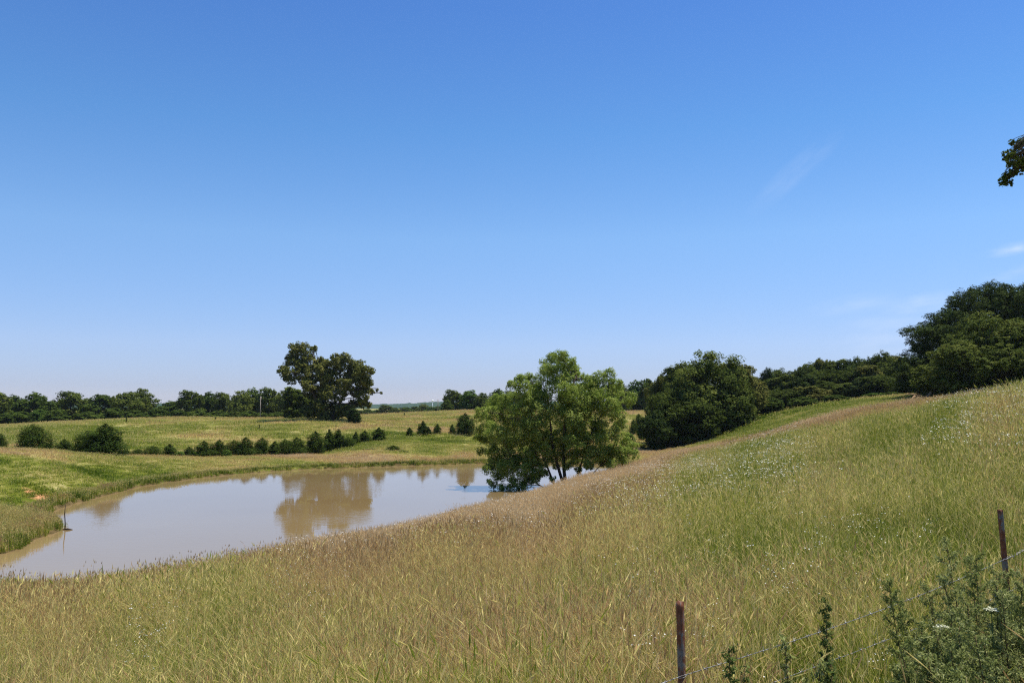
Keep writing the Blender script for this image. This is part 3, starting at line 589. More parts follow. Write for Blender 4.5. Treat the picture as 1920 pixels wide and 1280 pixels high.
hero('willow_tree', 1062, 76, WIL, 165000, .105, m_leaf_willow, 51, 'wide bright green willow with many stems at the near edge of the pond', [(0, 1030, 740, .9), (1, 1075, 720, 1), (-16, 985, 790, .6), (14, 1130, 780, .6), (-26, 960, 880, .4), (20, 1150, 850, .4)], .17, dy=.38, aspect=.30, clump=.34, tint0=.55, tvar=.34, up=.35, inner=.30, keep=.2, twigs=6, flat=1.0, k=1.30, droop=.25, shatter=4)

# ---- the tree whose branch reaches in at the upper right
BR = [(1892, 300, 11), (1905, 285, 13), (1888, 335, 8), (1902, 325, 12), (1918, 310, 15), (1916, 256, 6), (1934, 300, 22), (1940, 270, 20), (1880, 312, 4), (1899, 340, 6), (1885, 343, 4), (1960, 320, 22), (1970, 280, 30),
      (2010, 260, 45), (2060, 230, 60), (2120, 200, 75), (2200, 160, 90), (2130, 300, 80), (2230, 280, 90), (2180, 60, 110), (2260, -20, 120), (2100, 60, 90), (2320, 160, 110), (2380, 60, 100), (2340, 300, 90), (2260, 120, 120)]
hero('oak_tree', 2235, 33, BR, 90000, .075, m_leaf_dark, 61, 'near tree reaching one leafy bough into the upper right of the view', [(0, 2150, 40, 1)], .32, att=8, dy=.12, aspect=.62, clump=.25, tint0=.42, tvar=.22, up=.5, inner=.15, keep=.2, twigs=5, k=1.2, shatter=2)

# ---- red cedars
def cedar_proto(seed, fat=1.0, n=11000, size=.07):
    r = np.random.default_rng(seed); H = 3.0; L = []
    for i in range(34):
        f = (i / 33.) ** .9; z = H * (.05 + .9 * f); w = fat * H * .36 * (1 - f ** 2.5) * r.uniform(.62, 1.2) + .05
        a = i * 2.4 + r.uniform(-.5, .5); s = max(.10, w * .55)
        L.append((math.cos(a) * w * .62, math.sin(a) * w * .62, z, s, s, s * 1.25))
    tb = Tubes(); tb.tube([(0, 0, -.3), (.02, 0, 1), (0, 0, 2.6)], [.07, .05, .01], 6)
    t = tb.mesh('cedar_trunk'); t.materials.append(m_bark)
    c = crown_mesh('cedar_crown', L, n, size, seed, aspect=.35, clump=.40, keep=.4, up=.6, inner=.3, flat=1.2, tint0=.42, tvar=.28); c.materials.append(m_leaf_cedar)
    return dict(trunk=t, crown=c, H=H, W=2.25 * fat)
cp = [cedar_proto(400 + i, f) for i, f in enumerate((.75, 1.0, 1.3, .55))]
CED = [(-6, 812, 26, 99, 1, 'dark cedar shrub cut by the left edge of the view'),
       (60, 797, 58, 99, 2, 'squat round dark cedar near the left edge above the pond bank'),
       (120, 826, 26, 103, 1, 'small pale cedar between the two large left cedars'),
       (163, 809, 56, 98, 2, 'lower left half of the big double cedar on the bank'),
       (196, 796, 60, 96.5, 1, 'tallest pointed cedar shrub on the left bank of the pond'),
       (233, 846, 20, 108, 2, 'tiny low cedar just right of the tallest one'),
       (258, 844, 28, 110, 2, 'low flat bush at the start of the cedar row'),
       (286, 838, 34, 111, 2, 'yellowish low bush, third in the row behind the pond'),
       (318, 835, 24, 112, 0, 'small pointed cedar standing alone in the row'),
       (354, 840, 22, 113, 1, 'small cedar left of the paired middle cedars'),
       (382, 829, 36, 114, 1, 'left cedar of the dense middle pair'), (410, 827, 32, 115, 1, 'right cedar of the dense middle pair'),
       (438, 827, 34, 116, 2, 'bushy cedar just beyond the middle pair'), (460, 822, 34, 116, 1, 'full cedar with flat top in the middle of the row'),
       (491, 823, 32, 118, 1, 'evenly pointed cedar right of the middle of the row'), (515, 830, 20, 118, 3, 'slim small cedar in the gap of the row'),
       (534, 825, 34, 119, 2, 'broad cedar left of the tall round pair'), (556, 822, 36, 120, 1, 'cedar with twin tips right of the broad one'),
       (591, 811, 38, 121, 1, 'tallest cedar of the row behind the pond'), (617, 808, 20, 123, 3, 'narrow columnar cedar beside the tallest of the row'),
       (634, 807, 26, 124, 0, 'pointed cedar near the right end of the dense row'), (652, 822, 30, 124, 2, 'low cedar sloping off at the right end of the dense row'),
       (667, 812, 11, 126, 3, 'thin sapling cedar just past the end of the row'), (684, 810, 20, 127, 0, 'open sapling cedar between the thin one and the dark cone'), (710, 804, 26, 129, 0, 'small dark cone-shaped cedar right of the dense row'),
       (768, 804, 12, 140, 0, 'tiny cedar left of the isolated pair'), (793, 792, 20, 141, 0, 'taller cedar of the isolated pair in the right pasture'), (803, 803, 10, 141.5, 3, 'smaller cedar of the isolated pair'),
       (820, 797, 14, 144, 0, 'single small cedar between the isolated pair and the tiny one'), (848, 798, 10, 145, 0, 'tiny narrow cedar left of the round cedar by the willow'),
       (872, 777, 38, 143, 1, 'round dark cedar half hidden by the left edge of the willow'),
       (737, 838, 26, 118, 1, 'small cedar bush on the far shore with its reflection in the pond'), (755, 848, 20, 117, 2, 'low flat bush right beside the far shore cedar'),
       (1198, 778, 22, 190, 1, 'small cedar on the rise between willow and grove'), (1188, 790, 16, 178, 1, 'low cedar just below the one on the rise by the grove')]
for px, top, w, D, v, lab in CED: put_tree('cedar_shrub', cp[v], px, D, top - 4, w * (1.12 if px > 240 else 1.25), lab, 'shrub', 'cedar shrubs around the pond', sink=.15)
rc = crown_mesh('round_cedar', [(0, 0, 1.45, 1.35, 1.35, 1.45), (.3, 0, .9, 1.2, 1.2, .9), (-.3, .2, 1, 1.2, 1.1, .9)], 6000, .13, 9, aspect=.4, clump=.3, keep=.2, up=.3, inner=.4, tint0=.2, tvar=.2)
tbc = Tubes(); tbc.tube([(0, 0, -.3), (0, 0, 1.8)], [.12, .05], 6); tmc = tbc.mesh('round_cedar_trunk'); tmc.materials.append(m_bark); rc.materials.append(m_leaf_pine)
put_tree('cedar_shrub', dict(trunk=tmc, crown=rc, H=2.95, W=2.8), 663, 176, 766, 29, 'ball-shaped black-green cedar under the right side of the large solitary tree', 'shrub')
# clumps of bright weeds on the far shore and scrub by the row
scr = tree_proto('scrub', 450, 1.2, 1.8, 1500, .10, m_leaf_light, base=.0, tr=.02, aspect=.5, clump=.4, tint0=.35)
for i, (px, top, w, D) in enumerate(((672, 842, 30, 120), (695, 840, 34, 119), (715, 846, 30, 118), (655, 850, 26, 117), (366, 846, 20, 113), (337, 846, 22, 112), (425, 843, 20, 113), (275, 850, 20, 110), (1205, 800, 22, 165), (1180, 812, 26, 160), (90, 832, 20, 100))):
    put_tree('weed_thicket', scr, px, D, top, w, ('bright green weed clump left of the far shore cedar bush', 'widest bright weed clump above the far shore', 'bright weed clump touching the far shore cedar bush', 'low bright weeds below the right end of the cedar row', 'pale weeds between small cedar and dense pair in the row', 'pale weeds right of the lone pointed cedar', 'pale weeds at the foot of the dense pair', 'pale weeds near the left start of the cedar row', 'weeds on the rise by the left edge of the grove', 'weeds low beside the right edge of the willow', 'weeds between the two large left cedars')[i], 'plant', 'weed clumps beyond the pond')

# ------------------------------------------------------------------ small far things
def thing_mesh(name, build, mat, label, cat, group=None):
    tb = Tubes(); build(tb); return tag(link(name, tb.mesh(name, False), mat), label, cat, group)
px, D = 488, 222; x = X_at(px, D); z = gz(x, D)
e = tag(empty('utility_pole', (x, D, z)), 'pale weathered pole standing in front of the left tree line', 'pole')
tb = Tubes(); h = Z_at(743, D) - z; tb.tube([(0, 0, -.5), (-.05, 0, h)], [.13, .09], 8); link('pole', tb.mesh('pole'), m_pole, e)
tb = Tubes(); tb.tube([(.12, 0, h - .9), (.12, 0, h - .1)], [.09, .09], 8); link('insulator', tb.mesh('insulator'), m_pole, e)
px, D = 821, 300; x = X_at(px, D); z = gz(x, D); h = Z_at(748, D) - z
e = tag(empty('utility_pole', (x, D, z)), 'thin grey pole in the distant gap beside the white water tower', 'pole')
tb = Tubes(); tb.tube([(0, 0, -.5), (0, 0, h)], [.14, .09], 8); link('pole', tb.mesh('pole'), m_pole, e)
tb = Tubes(); tb.box((0, 0, h - .5), (.55, .05, .06)); link('crossarm', tb.mesh('crossarm', False), m_pole, e)
D = 2300; x = X_at(811, D, 20); zt = Z_at(750.5, D); e = tag(empty('water_tower', (x, D, -2)), 'tiny white water tower on the blue far hills', 'water tower')
tb = Tubes(); a = np.linspace(-np.pi / 2, np.pi / 2, 11); tb.tube(np.stack([a * 0, a * 0, zt + 2 + 2.2 * np.sin(a)], 1), np.maximum(.2, 3.2 * np.cos(a)), 16); link('tank', tb.mesh('tank'), m_tank, e)
tb = Tubes(); tb.tube([(0, 0, 0), (0, 0, zt)], [.9, .6], 12); link('column', tb.mesh('column'), m_tank, e)
for i, (px, D, top) in enumerate(((571, 205, 779), (636, 207, 780), (642, 208, 780), (655, 209, 780))):
    x = X_at(px, D); z = gz(x, D)
    thing_mesh('fence_post', lambda t: (t.box((x, D, z + .55), (.09, .09, .75)), t.box((x, D, z + 1.32), (.07, .07, .03))), m_post_wood, f'pale wooden fence post behind the large solitary tree, {ORD[i]} from the left', 'fence post', 'old fence posts behind the solitary tree')
x = X_at(597, 206); z = gz(x, 206)
thing_mesh('fence_rail', lambda t: (t.tube([(x - 2, 206, z + .75), (x + .2, 206.1, z + .95), (x + 2.6, 206, z + .62)], .09, 6)), m_post_wood, 'pale sagging rail low behind the large solitary tree', 'fence rail')
# stick and float in the pond
D = 50.3; x = X_at(121, D, 0); top = Z_at(944, D)
thing_mesh('dead_stick', lambda t: t.tube([(x, D, -.6), (x + .03, D, .3), (x - .03, D, top * .6), (x + .01, D, top)], [.035, .03, .025, .012], 6), m_twig, 'thin dark stick standing in the water at the tip of the spit', 'stick')
thing_mesh('floating_log', lambda t: t.tube([(x + .05, D - .3, .02), (x + .35, D - .35, .05), (x + .62, D - .3, .01)], [.03, .06, .02], 7), m_twig, 'short dark log lying in the water beside the stick', 'log')
# ragged dark weed stalks out in the pastures
def stalk_mesh(seed, H, n):
    r = np.random.default_rng(seed); P = np.stack([r.normal(0, .07, n), r.normal(0, .07, n), r.uniform(.1, 1, n) * H], 1)
    V, Q = leaf_quads(P, unit(r, n), .07, .4, r); return mesh_quads('stalk', V, Q, {'tint': ('FACE', r.random(n))})
for i, (px, D, H, lab) in enumerate(((237, 176, 1.1, 'short dark weed stalk alone on the left pasture rise'), (486, 160, 1.0, 'dark weed stalk alone in the middle of the left pasture'), (758, 225, .9, 'tiny dark weed stalk far up the right pasture'), (404, 183, .7, 'low weed stalk on the crest of the left pasture'))):
    x = X_at(px, D); z = gz(x, D); o = link('weed_stalk', stalk_mesh(i, H, 260), m_leaf_pine); o.location = (x, D, z); tag(o, lab, 'plant')

# ------------------------------------------------------------------ grass
def blades(r, n, spread, h0, h1, w, dry_mu, dry_sd, lean=.35, seg=3, base=None):
    """curved tapering blades -> V, Q, blade attribute (per face)"""
    ang = r.uniform(0, 6.283, n); rad_ = spread * np.sqrt(r.random(n)); bx, by = rad_ * np.cos(ang), rad_ * np.sin(ang)
    if base is not None: bx, by = base
    h = r.uniform(h0, h1, n); az = r.uniform(0, 6.283, n); ln = np.abs(r.normal(0, lean, n)) * h
    fa = az + r.normal(0, .9, n) + 1.57
    t = np.linspace(0, 1, seg + 1)
    cx = bx[:, None] + np.cos(az)[:, None] * ln[:, None] * t ** 1.9; cy = by[:, None] + np.sin(az)[:, None] * ln[:, None] * t ** 1.9
    cz = h[:, None] * (t - .10 * (ln / h)[:, None] * t ** 2.5) - .04 * (t == 0)
    ww = w * r.uniform(.6, 1.3, n)[:, None] * np.array([1, .9, .65, .12] if seg == 3 else [1, .8, .15])[None] * .5
    ox, oy = np.cos(fa)[:, None] * ww, np.sin(fa)[:, None] * ww
    V = np.stack([np.stack([cx - ox, cy - oy, cz], -1), np.stack([cx + ox, cy + oy, cz], -1)], 2)  # n, seg+1, 2, 3
    b = np.arange(n)[:, None] * (2 * (seg + 1)) + np.arange(seg)[None] * 2
    Q = np.stack([b, b + 1, b + 3, b + 2], -1).reshape(-1, 4)
    A = np.repeat(np.clip(r.normal(dry_mu, dry_sd, n), 0, 1), seg)
    tip = np.stack([cx[:, -1], cy[:, -1], cz[:, -1]], -1); dr = tip - np.stack([cx[:, -2], cy[:, -2], cz[:, -2]], -1)
    return V.reshape(-1, 3), Q, A, tip, dr / np.linalg.norm(dr, axis=1)[:, None]
def heads(r, tip, dr, L, w, mu, sd):
    """slender nodding seed heads: two crossed diamonds each"""
    n = len(tip); a = unit(r, n); s = np.cross(dr, a); s /= np.linalg.norm(s, axis=1)[:, None]; s2 = np.cross(dr, s)
    L = L * r.uniform(.6, 1.3, n)[:, None]; w = w * r.uniform(.6, 1.3, n)[:, None]; dd = dr * L; dd[:, 2] -= L[:, 0] * .12
    V = np.concatenate([np.stack([tip - dd * .3, tip + q * w + dd * .1, tip + dd * .8, tip - q * w + dd * .1], 1) for q in (s, s2)], 0).reshape(-1, 3)
    return V, np.arange(len(V)).reshape(-1, 4), np.tile(np.clip(r.normal(mu, sd, n), 0, 1), 2)
def clump_mesh(seed, parts, mat):
    r = np.random.default_rng(seed); VV, QQ, AA_ = [], [], []; n = 0
    for kind, kw in parts:
        if kind == 'leaf': V, Q, A, _, _ = blades(r, **kw); L = [(V, Q, A)]
        else:
            hk = kw.pop('head'); V, Q, A, tip, dr = blades(r, **kw); kw['head'] = hk
            L = [(V, Q, A), heads(r, tip, dr, *hk)]
        for V, Q, A in L: VV.append(V); QQ.append(Q + n); AA_.append(A); n += len(V)
    me = mesh_quads('grass_tuft', np.concatenate(VV), np.concatenate(QQ), {'blade': ('FACE', np.concatenate(AA_))}); me.materials.append(mat); return me
def scatter(name, pts, rot, scl, dryv, variants, label, cat, idx=None):
    """one stuff object: tufts copied onto a point cloud by geometry nodes"""
    n = len(pts); me = bpy.data.meshes.new(name); me.vertices.add(n); me.vertices.foreach_set('co', np.asarray(pts, np.float32).ravel())
    for k, v in (('rz', rot), ('sc', scl), ('dry', dryv)):
        me.attributes.new(k, 'FLOAT', 'POINT').data.foreach_set('value', np.asarray(v, np.float32))
    me.attributes.new('pick', 'INT', 'POINT').data.foreach_set('value', np.asarray(rng.integers(0, len(variants), n) if idx is None else idx, np.int32))
    o = link(name, me); ng = bpy.data.node_groups.new(name, 'GeometryNodeTree')
    ng.interface.new_socket('Geometry', in_out='INPUT', socket_type='NodeSocketGeometry'); ng.interface.new_socket('Geometry', in_out='OUTPUT', socket_type='NodeSocketGeometry')
    N, K = ng.nodes, ng.links; gi, go = N.new('NodeGroupInput'), N.new('NodeGroupOutput'); jn = N.new('GeometryNodeJoinGeometry')
    for v in variants:
        src = bpy.data.objects.new('grass_tuft', v); oi = N.new('GeometryNodeObjectInfo'); oi.inputs['Object'].default_value = src
        g2 = N.new('GeometryNodeGeometryToInstance'); K.new(oi.outputs['Geometry'], g2.inputs[0]); K.new(g2.outputs[0], jn.inputs[0])
    ip = N.new('GeometryNodeInstanceOnPoints'); ip.inputs['Pick Instance'].default_value = True
    def at(nm, ty):
        a = N.new('GeometryNodeInputNamedAttribute'); a.data_type = ty; a.inputs['Name'].default_value = nm; return a.outputs['Attribute']
    cx = N.new('ShaderNodeCombineXYZ'); K.new(at('rz', 'FLOAT'), cx.inputs['Z']); 
    K.new(gi.outputs[0], ip.inputs['Points']); K.new(jn.outputs[0], ip.inputs['Instance']); K.new(at('pick', 'INT'), ip.inputs['Instance Index'])
    K.new(cx.outputs[0], ip.inputs['Rotation']); K.new(at('sc', 'FLOAT'), ip.inputs['Scale']); K.new(ip.outputs[0], go.inputs[0])
    md = o.modifiers.new('scatter', 'NODES'); md.node_group = ng
    return tag(o, label, cat, kind='stuff')
def field(d0, d1, dens, amax=37.0, seed=0, side=None):
    """random points in a fan between two distances, dens(r) per square metre"""
    r = np.random.default_rng(seed); area = R(amax) * (d1 ** 2 - d0 ** 2); n = int(area * dens)
    a = r.uniform(-R(amax), R(amax), n); q = np.sqrt(r.uniform(d0 ** 2, d1 ** 2, n)); x, y = q * np.sin(a), q * np.cos(a)
    return x, y
def on_land(x, y, margin=.15):
    s = shore_dist(x, y); z = ground(x, y); ok = (s > margin - 1.0) & (z > .02); return x[ok], y[ok], z[ok], s[ok]
NEARV = [clump_mesh(500 + i, [('leaf', dict(n=95, spread=.20, h0=.15, h1=.48, w=.0038, dry_mu=.13, dry_sd=.16, lean=.45)), ('leaf', dict(n=16, spread=.2, h0=.2, h1=.55, w=.0034, dry_mu=.66, dry_sd=.15, lean=.9)),
                              ('stalk', dict(n=11 + i % 4 * 7, spread=.2, h0=.42, h1=.84, w=.0034, dry_mu=.72, dry_sd=.2, lean=.42, head=(.09, .0032, .76, .15)))], m_grass) for i in range(7)]
MIDV = [clump_mesh(520 + i, [('leaf', dict(n=120, spread=.34, h0=.14, h1=.44, w=.0065, dry_mu=.13, dry_sd=.16, lean=.4, seg=2)), ('leaf', dict(n=20, spread=.34, h0=.2, h1=.5, w=.006, dry_mu=.62, dry_sd=.15, lean=.7, seg=2)),
                             ('stalk', dict(n=20 + i % 4 * 12, spread=.34, h0=.36, h1=.76, w=.0055, dry_mu=.72, dry_sd=.2, lean=.36, seg=2, head=(.11, .0065, .76, .15)))], m_grass) for i in range(6)]
FARV = [clump_mesh(540 + i, [('leaf', dict(n=90, spread=.6, h0=.1, h1=.34, w=.018, dry_mu=.15, dry_sd=.15, lean=.55, seg=2)),
                             ('stalk', dict(n=46 + i % 4 * 12, spread=.6, h0=.22, h1=.70, w=.010, dry_mu=.70, dry_sd=.2, lean=.3, seg=2, head=(.12, .014, .78, .16)))], m_grass) for i in range(6)]
PASTV = [clump_mesh(560 + i, [('leaf', dict(n=80, spread=.9, h0=.05, h1=.20, w=.045, dry_mu=.26, dry_sd=.14, lean=.7, seg=2)),
                              ('stalk', dict(n=16, spread=.9, h0=.1, h1=.28, w=.018, dry_mu=.55, dry_sd=.12, lean=.3, seg=2, head=(.08, .025, .6, .12)))], m_grass) for i in range(5)]
def dry_off(x, y, k=.95, c=.52):
    d = dryness(x, y); return (d - c) * k + 1.25 * np.clip(d - .70, 0, .35) * sstep(np.hypot(x, y), 10, 20)
def zone(name, d0, d1, dens, V, seed, label, amax=37., hs=(.75, 1.15), sel=None):
    x, y = field(d0, d1, dens, amax, seed); x, y, z, s = on_land(x, y)
    keep = np.ones(len(x), bool) if sel is None else sel(x, y, s)
    x, y, z, s = x[keep], y[keep], z[keep], s[keep]; r = np.random.default_rng(seed + 1)
    sc = r.uniform(*hs, len(x)) * (.6 + .75 * fbm(x, y, 4.5, 9, 3)) * (.6 + .4 * sstep(s, 0, 2.5))
    return scatter(name, np.stack([x, y, z], -1), r.uniform(0, 6.28, len(x)), sc, dry_off(x, y) + r.normal(0, .05, len(x)), V, label, 'grass')
nearside = lambda x, y, s: (y < 34) | (x > (y - 34) * .55 - 16)     # this side of the pond
zone('verge_grass', 1.6, 14, 30, NEARV, 601, 'tall mixed green and straw grass with seed heads filling the bottom of the view', 42.)
zone('slope_grass', 13.5, 60, 10, MIDV, 602, 'tall seeding grass on the slope between fence and pond, tan and green patches', 38.)
zone('crest_grass', 52, 95, 4.6, FARV, 603, 'pinkish tan grass along the hill crest and the near pond bank', 36., sel=lambda x, y, s: (x > -2 + (y - 39) * .03))
CLX = X_at(100, 62.4)
def far_sel(x, y, s): return ((x <= -2 + (y - 39) * .03) | (y > 94)) & ((((x - CLX) / 1.5) ** 2 + ((y - 62.4) / 1.5) ** 2 + (fbm(x, y, .7, 5, 2) - .5) * 1.6) > 1)
zone('pasture_grass', 38, 135, 2.6, PASTV, 604, 'short green pasture grass around the far side of the pond', 35., hs=(.55, 1.0), sel=far_sel)
zone('hill_grass', 134, 270, .55, PASTV, 605, 'short dry mottled grass over the far pasture hills', 34., hs=(1.1, 1.9))
# reedy fringe along the far waterline
r = np.random.default_rng(77); seg = np.roll(SHORE, -1, 0) - SHORE; Ls = np.linalg.norm(seg, axis=1); n = 5200
j = r.choice(len(SHORE), n, p=Ls / Ls.sum()); p = SHORE[j] + seg[j] * r.random((n, 1)); nn_ = np.stack([seg[j][:, 1], -seg[j][:, 0]], 1) / Ls[j][:, None]
p = p + nn_ * r.uniform(-1.6, 1.6, (n, 1)); x, y, z, s = on_land(p[:, 0], p[:, 1], .0); k = (s < 1.5) & (s > -.9) & (np.abs(x) < y * .8) & ((y > 38) & (x < y * .12 + 8) | (y > 92)); x, y, z = x[k], y[k], z[k]
rv = r.random(len(x)); FR = [clump_mesh(580 + i, [('leaf', dict(n=42, spread=.5, h0=.2, h1=.62, w=.045, dry_mu=.22, dry_sd=.16, lean=.3, seg=2)), ('stalk', dict(n=12, spread=.5, h0=.4, h1=.8, w=.02, dry_mu=.7, dry_sd=.2, lean=.2, seg=2, head=(.12, .03, .75, .1)))], m_grass) for i in range(4)]
scatter('bank_reeds', np.stack([x, y, z], -1), rv * 6.28, .25 + .5 * fbm(x, y, 4, 5, 3) + .2 * r.random(len(x)), (fbm(x, y, 3, 8, 3) - .5) * 1.1 + .0, FR, 'dark green and rusty bank grass fringing the far edge of the pond', 'grass')
# tall thin seed stalks standing against the water
TS = [clump_mesh(590 + i, [('stalk', dict(n=16, spread=.35, h0=.6, h1=1.15, w=.008, dry_mu=.75, dry_sd=.2, lean=.16, seg=2, head=(.13, .013, .85, .15)))], m_grass) for i in range(4)]
p = SHORE[j][:2600] + seg[j][:2600] * r.random((2600, 1)) - nn_[:2600] * 0; nv = np.stack([p[:, 0] * 0, -1 + p[:, 0] * 0], 1); p = p + nv * r.uniform(.3, 5.0, (2600, 1)); x, y, z, s = on_land(p[:, 0], p[:, 1], .0)
k = (s > .1) & (s < 5) & (np.abs(x) < y * .8) & ~((y > 38) & (x < y * .12 + 8) & (y > 46 + x)) & (y < 92) & (fbm(x, y, 3.5, 55, 3) > .47); x, y, z = x[k], y[k], z[k]
scatter('tall_seed_stalks', np.stack([x, y, z], -1), r.uniform(0, 6.28, len(x)), r.uniform(.6, 1.1, len(x)), r.normal(.1, .12, len(x)), TS, 'tall thin brown seed stalks standing up against the water on the near bank', 'grass')
# small white wild flowers
def flower_clump(seed, n, spread, h0, h1, rr):
    r = np.random.default_rng(seed); V, Q, A, tip, dr = blades(r, n // 3, spread, h0, h1, .004, .3, .1, .2, 2)
    k = r.integers(0, n // 3, n); P = tip[k] + r.normal(0, .035, (n, 3)) * [1, 1, .35]
    N = unit(r, n) * .5 + [0, 0, 1]; N /= np.linalg.norm(N, axis=1)[:, None]
    V2, Q2 = leaf_quads(P, N, rr * r.uniform(.6, 1.2, n), .9, r)
    me = mesh_quads('flower_clump', np.concatenate([V, V2]), np.concatenate([Q, Q2 + len(V)]), {'blade': ('FACE', np.concatenate([A, A[:1].repeat(n)]))})
    me.materials.append(m_grass); me.materials.append(m_white)
    mi = np.zeros(len(Q) + n, np.int32); mi[len(Q):] = 1; me.polygons.foreach_set('material_index', mi); return me
FLN = [flower_clump(700 + i, 27 + 9 * i, .20, .45, .8, .0068) for i in range(4)]; FLF = [flower_clump(710 + i, 27 + 9 * i, .6, .46, .78, .0135) for i in range(4)]
for nm, d0, d1, dn, FV, sd, lab in (('white_wildflowers', 3.5, 16, 1.3, FLN, 801, 'tiny white wild flowers scattered through the nearest grass'), ('slope_wildflowers', 16, 66, 2.2, FLF, 802, 'drifts of small white wild flowers on the right-hand slope')):
    x, y = field(d0, d1, dn, 36., sd); x, y, z, s = on_land(x, y, .5); r = np.random.default_rng(sd)
    u = x / y; d = fbm(x / np.clip(y / 20, .5, 3), y / np.clip(y / 20, .5, 3), 3.2, 44, 4)
    k = nearside(x, y, s) & (s > 1.5) & (d > .50 - .22 * np.clip(u, -.3, .45)) & (r.random(len(x)) < .35 + .9 * np.clip(u + .15, 0, .6)); x, y, z = x[k], y[k], z[k]
    scatter(nm, np.stack([x, y, z], -1), r.uniform(0, 6.28, len(x)), r.uniform(.8, 1.15, len(x)), np.full(len(x), .0), FV, lab, 'wild flowers')

# ------------------------------------------------------------------ barbed wire fence
fence_o = np.array([0.8, 4.0, gz(.8, 4)])
fe = tag(empty('wire_fence', tuple(fence_o)), 'rusty steel post and barbed wire fence crossing the lower right corner', 'fence')
def t_post(b, top, yaw, seed, mat=m_rust):
    """steel T section: a flat face, a rib behind it and studs down the face"""
    b, top = np.array(b, float), np.array(top, float); L = np.linalg.norm(top - b); k = int(L / .025); tb = Tubes()
    w, th_, rib = .0185, .0028, .026
    prof = np.array([(-w, -.0005), (-w, th_), (-.003, th_ + .001), (-.003, rib), (.003, rib), (.003, th_ + .001), (w, th_), (w, -.0005), (0, -.0035)])
    c, s_ = math.cos(yaw), math.sin(yaw); t = np.linspace(0, 1, k + 1); ax = b + (top - b) * t[:, None]
    R_ = np.stack([np.stack([ax[:, 0] + p[0] * c - p[1] * s_, ax[:, 1] + p[0] * s_ + p[1] * c, ax[:, 2]], -1) for p in prof], 1)
    m = len(prof); tb.V.append(R_.reshape(-1, 3)); tb.n += R_.shape[0] * m
    i = np.arange(k)[:, None] * m; j = np.arange(m)[None]; j2 = (j + 1) % m
    tb.Q.append(np.stack([i + j, i + j2, i + m + j2, i + m + j], -1).reshape(-1, 4))
    o = k * m; tb.Q.append(np.array([[o, o + 1, o + 2, o + 8], [o + 2, o + 3, o + 4, o + 5], [o + 2, o + 5, o + 6, o + 8], [o + 6, o + 7, o + 8, o + 6 - 0]][:3]))
    for q in np.arange(.06, L - .3, .052) if seed else ():
        p = top + (b - top) * q / L; tb.box((p[0] + .004 * s_, p[1] - .005 * c, p[2]), (.005, .004, .006), yaw)
    return tb.mesh('post', False)
POSTS = [((X_at(1290, 4.0, 4.9), 4.0, 4.55), (X_at(1275, 4.0, Z_at(1127, 4)), 4.0, Z_at(1127, 4)), .12),
         ((X_at(1904, 6.1, 4.9), 6.05, 4.7), (X_at(1875, 6.1, Z_at(955, 6.1)), 6.1, Z_at(955, 6.1)), -.75),
         ((X_at(1934, 8.2, 5.2), 8.2, 4.9), (X_at(1925, 8.2, Z_at(905, 8.2)), 8.2, Z_at(905, 8.2)), -.4)]
posts = []
for i, (b, t, yaw) in enumerate(POSTS):
    o = link('post', t_post(np.array(b) - fence_o, np.array(t) - fence_o, yaw, i), m_rust, fe); posts.append(o)
P1 = lambda py: PT(1279, py, 3.985); P2 = lambda py: PT(1888, py, 6.08)
def wire(pts, sag, mat, barbs=True, seed=0, rad_=.0012):
    pts = [np.array(p, float) - fence_o for p in pts]; tb = Tubes(); r = np.random.default_rng(seed); path = []
    for a, b, s_ in zip(pts[:-1], pts[1:], sag):
        n = max(8, int(np.linalg.norm(b - a) / .02)); t = np.linspace(0, 1, n)[:, None]
        q = a + (b - a) * t; q[:, 2:] -= s_ * 4 * t * (1 - t); path.append(q[:-1])
    path.append(pts[-1][None]); P = np.concatenate(path); n = len(P); P[:, 2] += np.convolve(r.normal(0, .002, n + 8), np.ones(9) / 9, 'valid')
    ph = np.arange(n) * 1.35; off = np.stack([np.cos(ph) * .2, np.cos(ph) * .6, np.sin(ph)], 1) * rad_ * 1.0
    tb.tube(P + off, rad_, 4, cap=False); tb.tube(P - off, rad_, 4, cap=False)
    if barbs:
        k = 5
        while k < n - 3:
            c = P[k]
            for _ in range(2):
                d = unit(r, 1)[0] * .016; d[2] = abs(d[2]) + .004; tb.tube([c - d, c - d * .1, c + d], [.0006, .0016, .0005], 4)
            tb.tube([c - (P[k + 1] - P[k]) * .4, c + (P[k + 1] - P[k]) * .4], [.0030, .0030], 5)
            k += r.integers(5, 8)
    return link('wire', tb.mesh('wire'), mat, fe)
pre = np.array([-1.9, 1.95, 5.62]); e3 = PT(1930, 1020, 8.15)
wire([pre, P1(1266), P2(1046), e3, e3 + [2.4, 1.9, .25]], [.02, .035, .02, .02], m_wire, seed=1)
lo1, lo2 = P1(1342), P2(1112)
wire([pre - [0, 0, .2], lo1, lo2, e3 - [0, 0, .25], e3 + [2.4, 1.9, 0]], [.02, .005, .02, .02], m_wire, seed=2)
wire([pre - [0, 0, .45], P1(1440), P2(1175), e3 - [0, 0, .5], e3 + [2.4, 1.9, -.25]], [.02, .03, .02, .02], m_rust_dark, seed=3)
for o, (px, py, D, w) in zip(posts, ((1279, 1268, 4.0, .021), (1886, 1047, 6.06, .016))):
    c = PT(px, py, D) - fence_o; a = np.linspace(0, 6.28, 17); tb = Tubes()
    tb.tube(np.stack([c[0] + w * np.cos(a), c[1] + .004 + w * .85 * np.sin(a), c[2] + .006 * np.cos(a)], 1), .0014, 4, cap=False); link('wire_tie', tb.mesh('wire_tie'), m_wire, o)

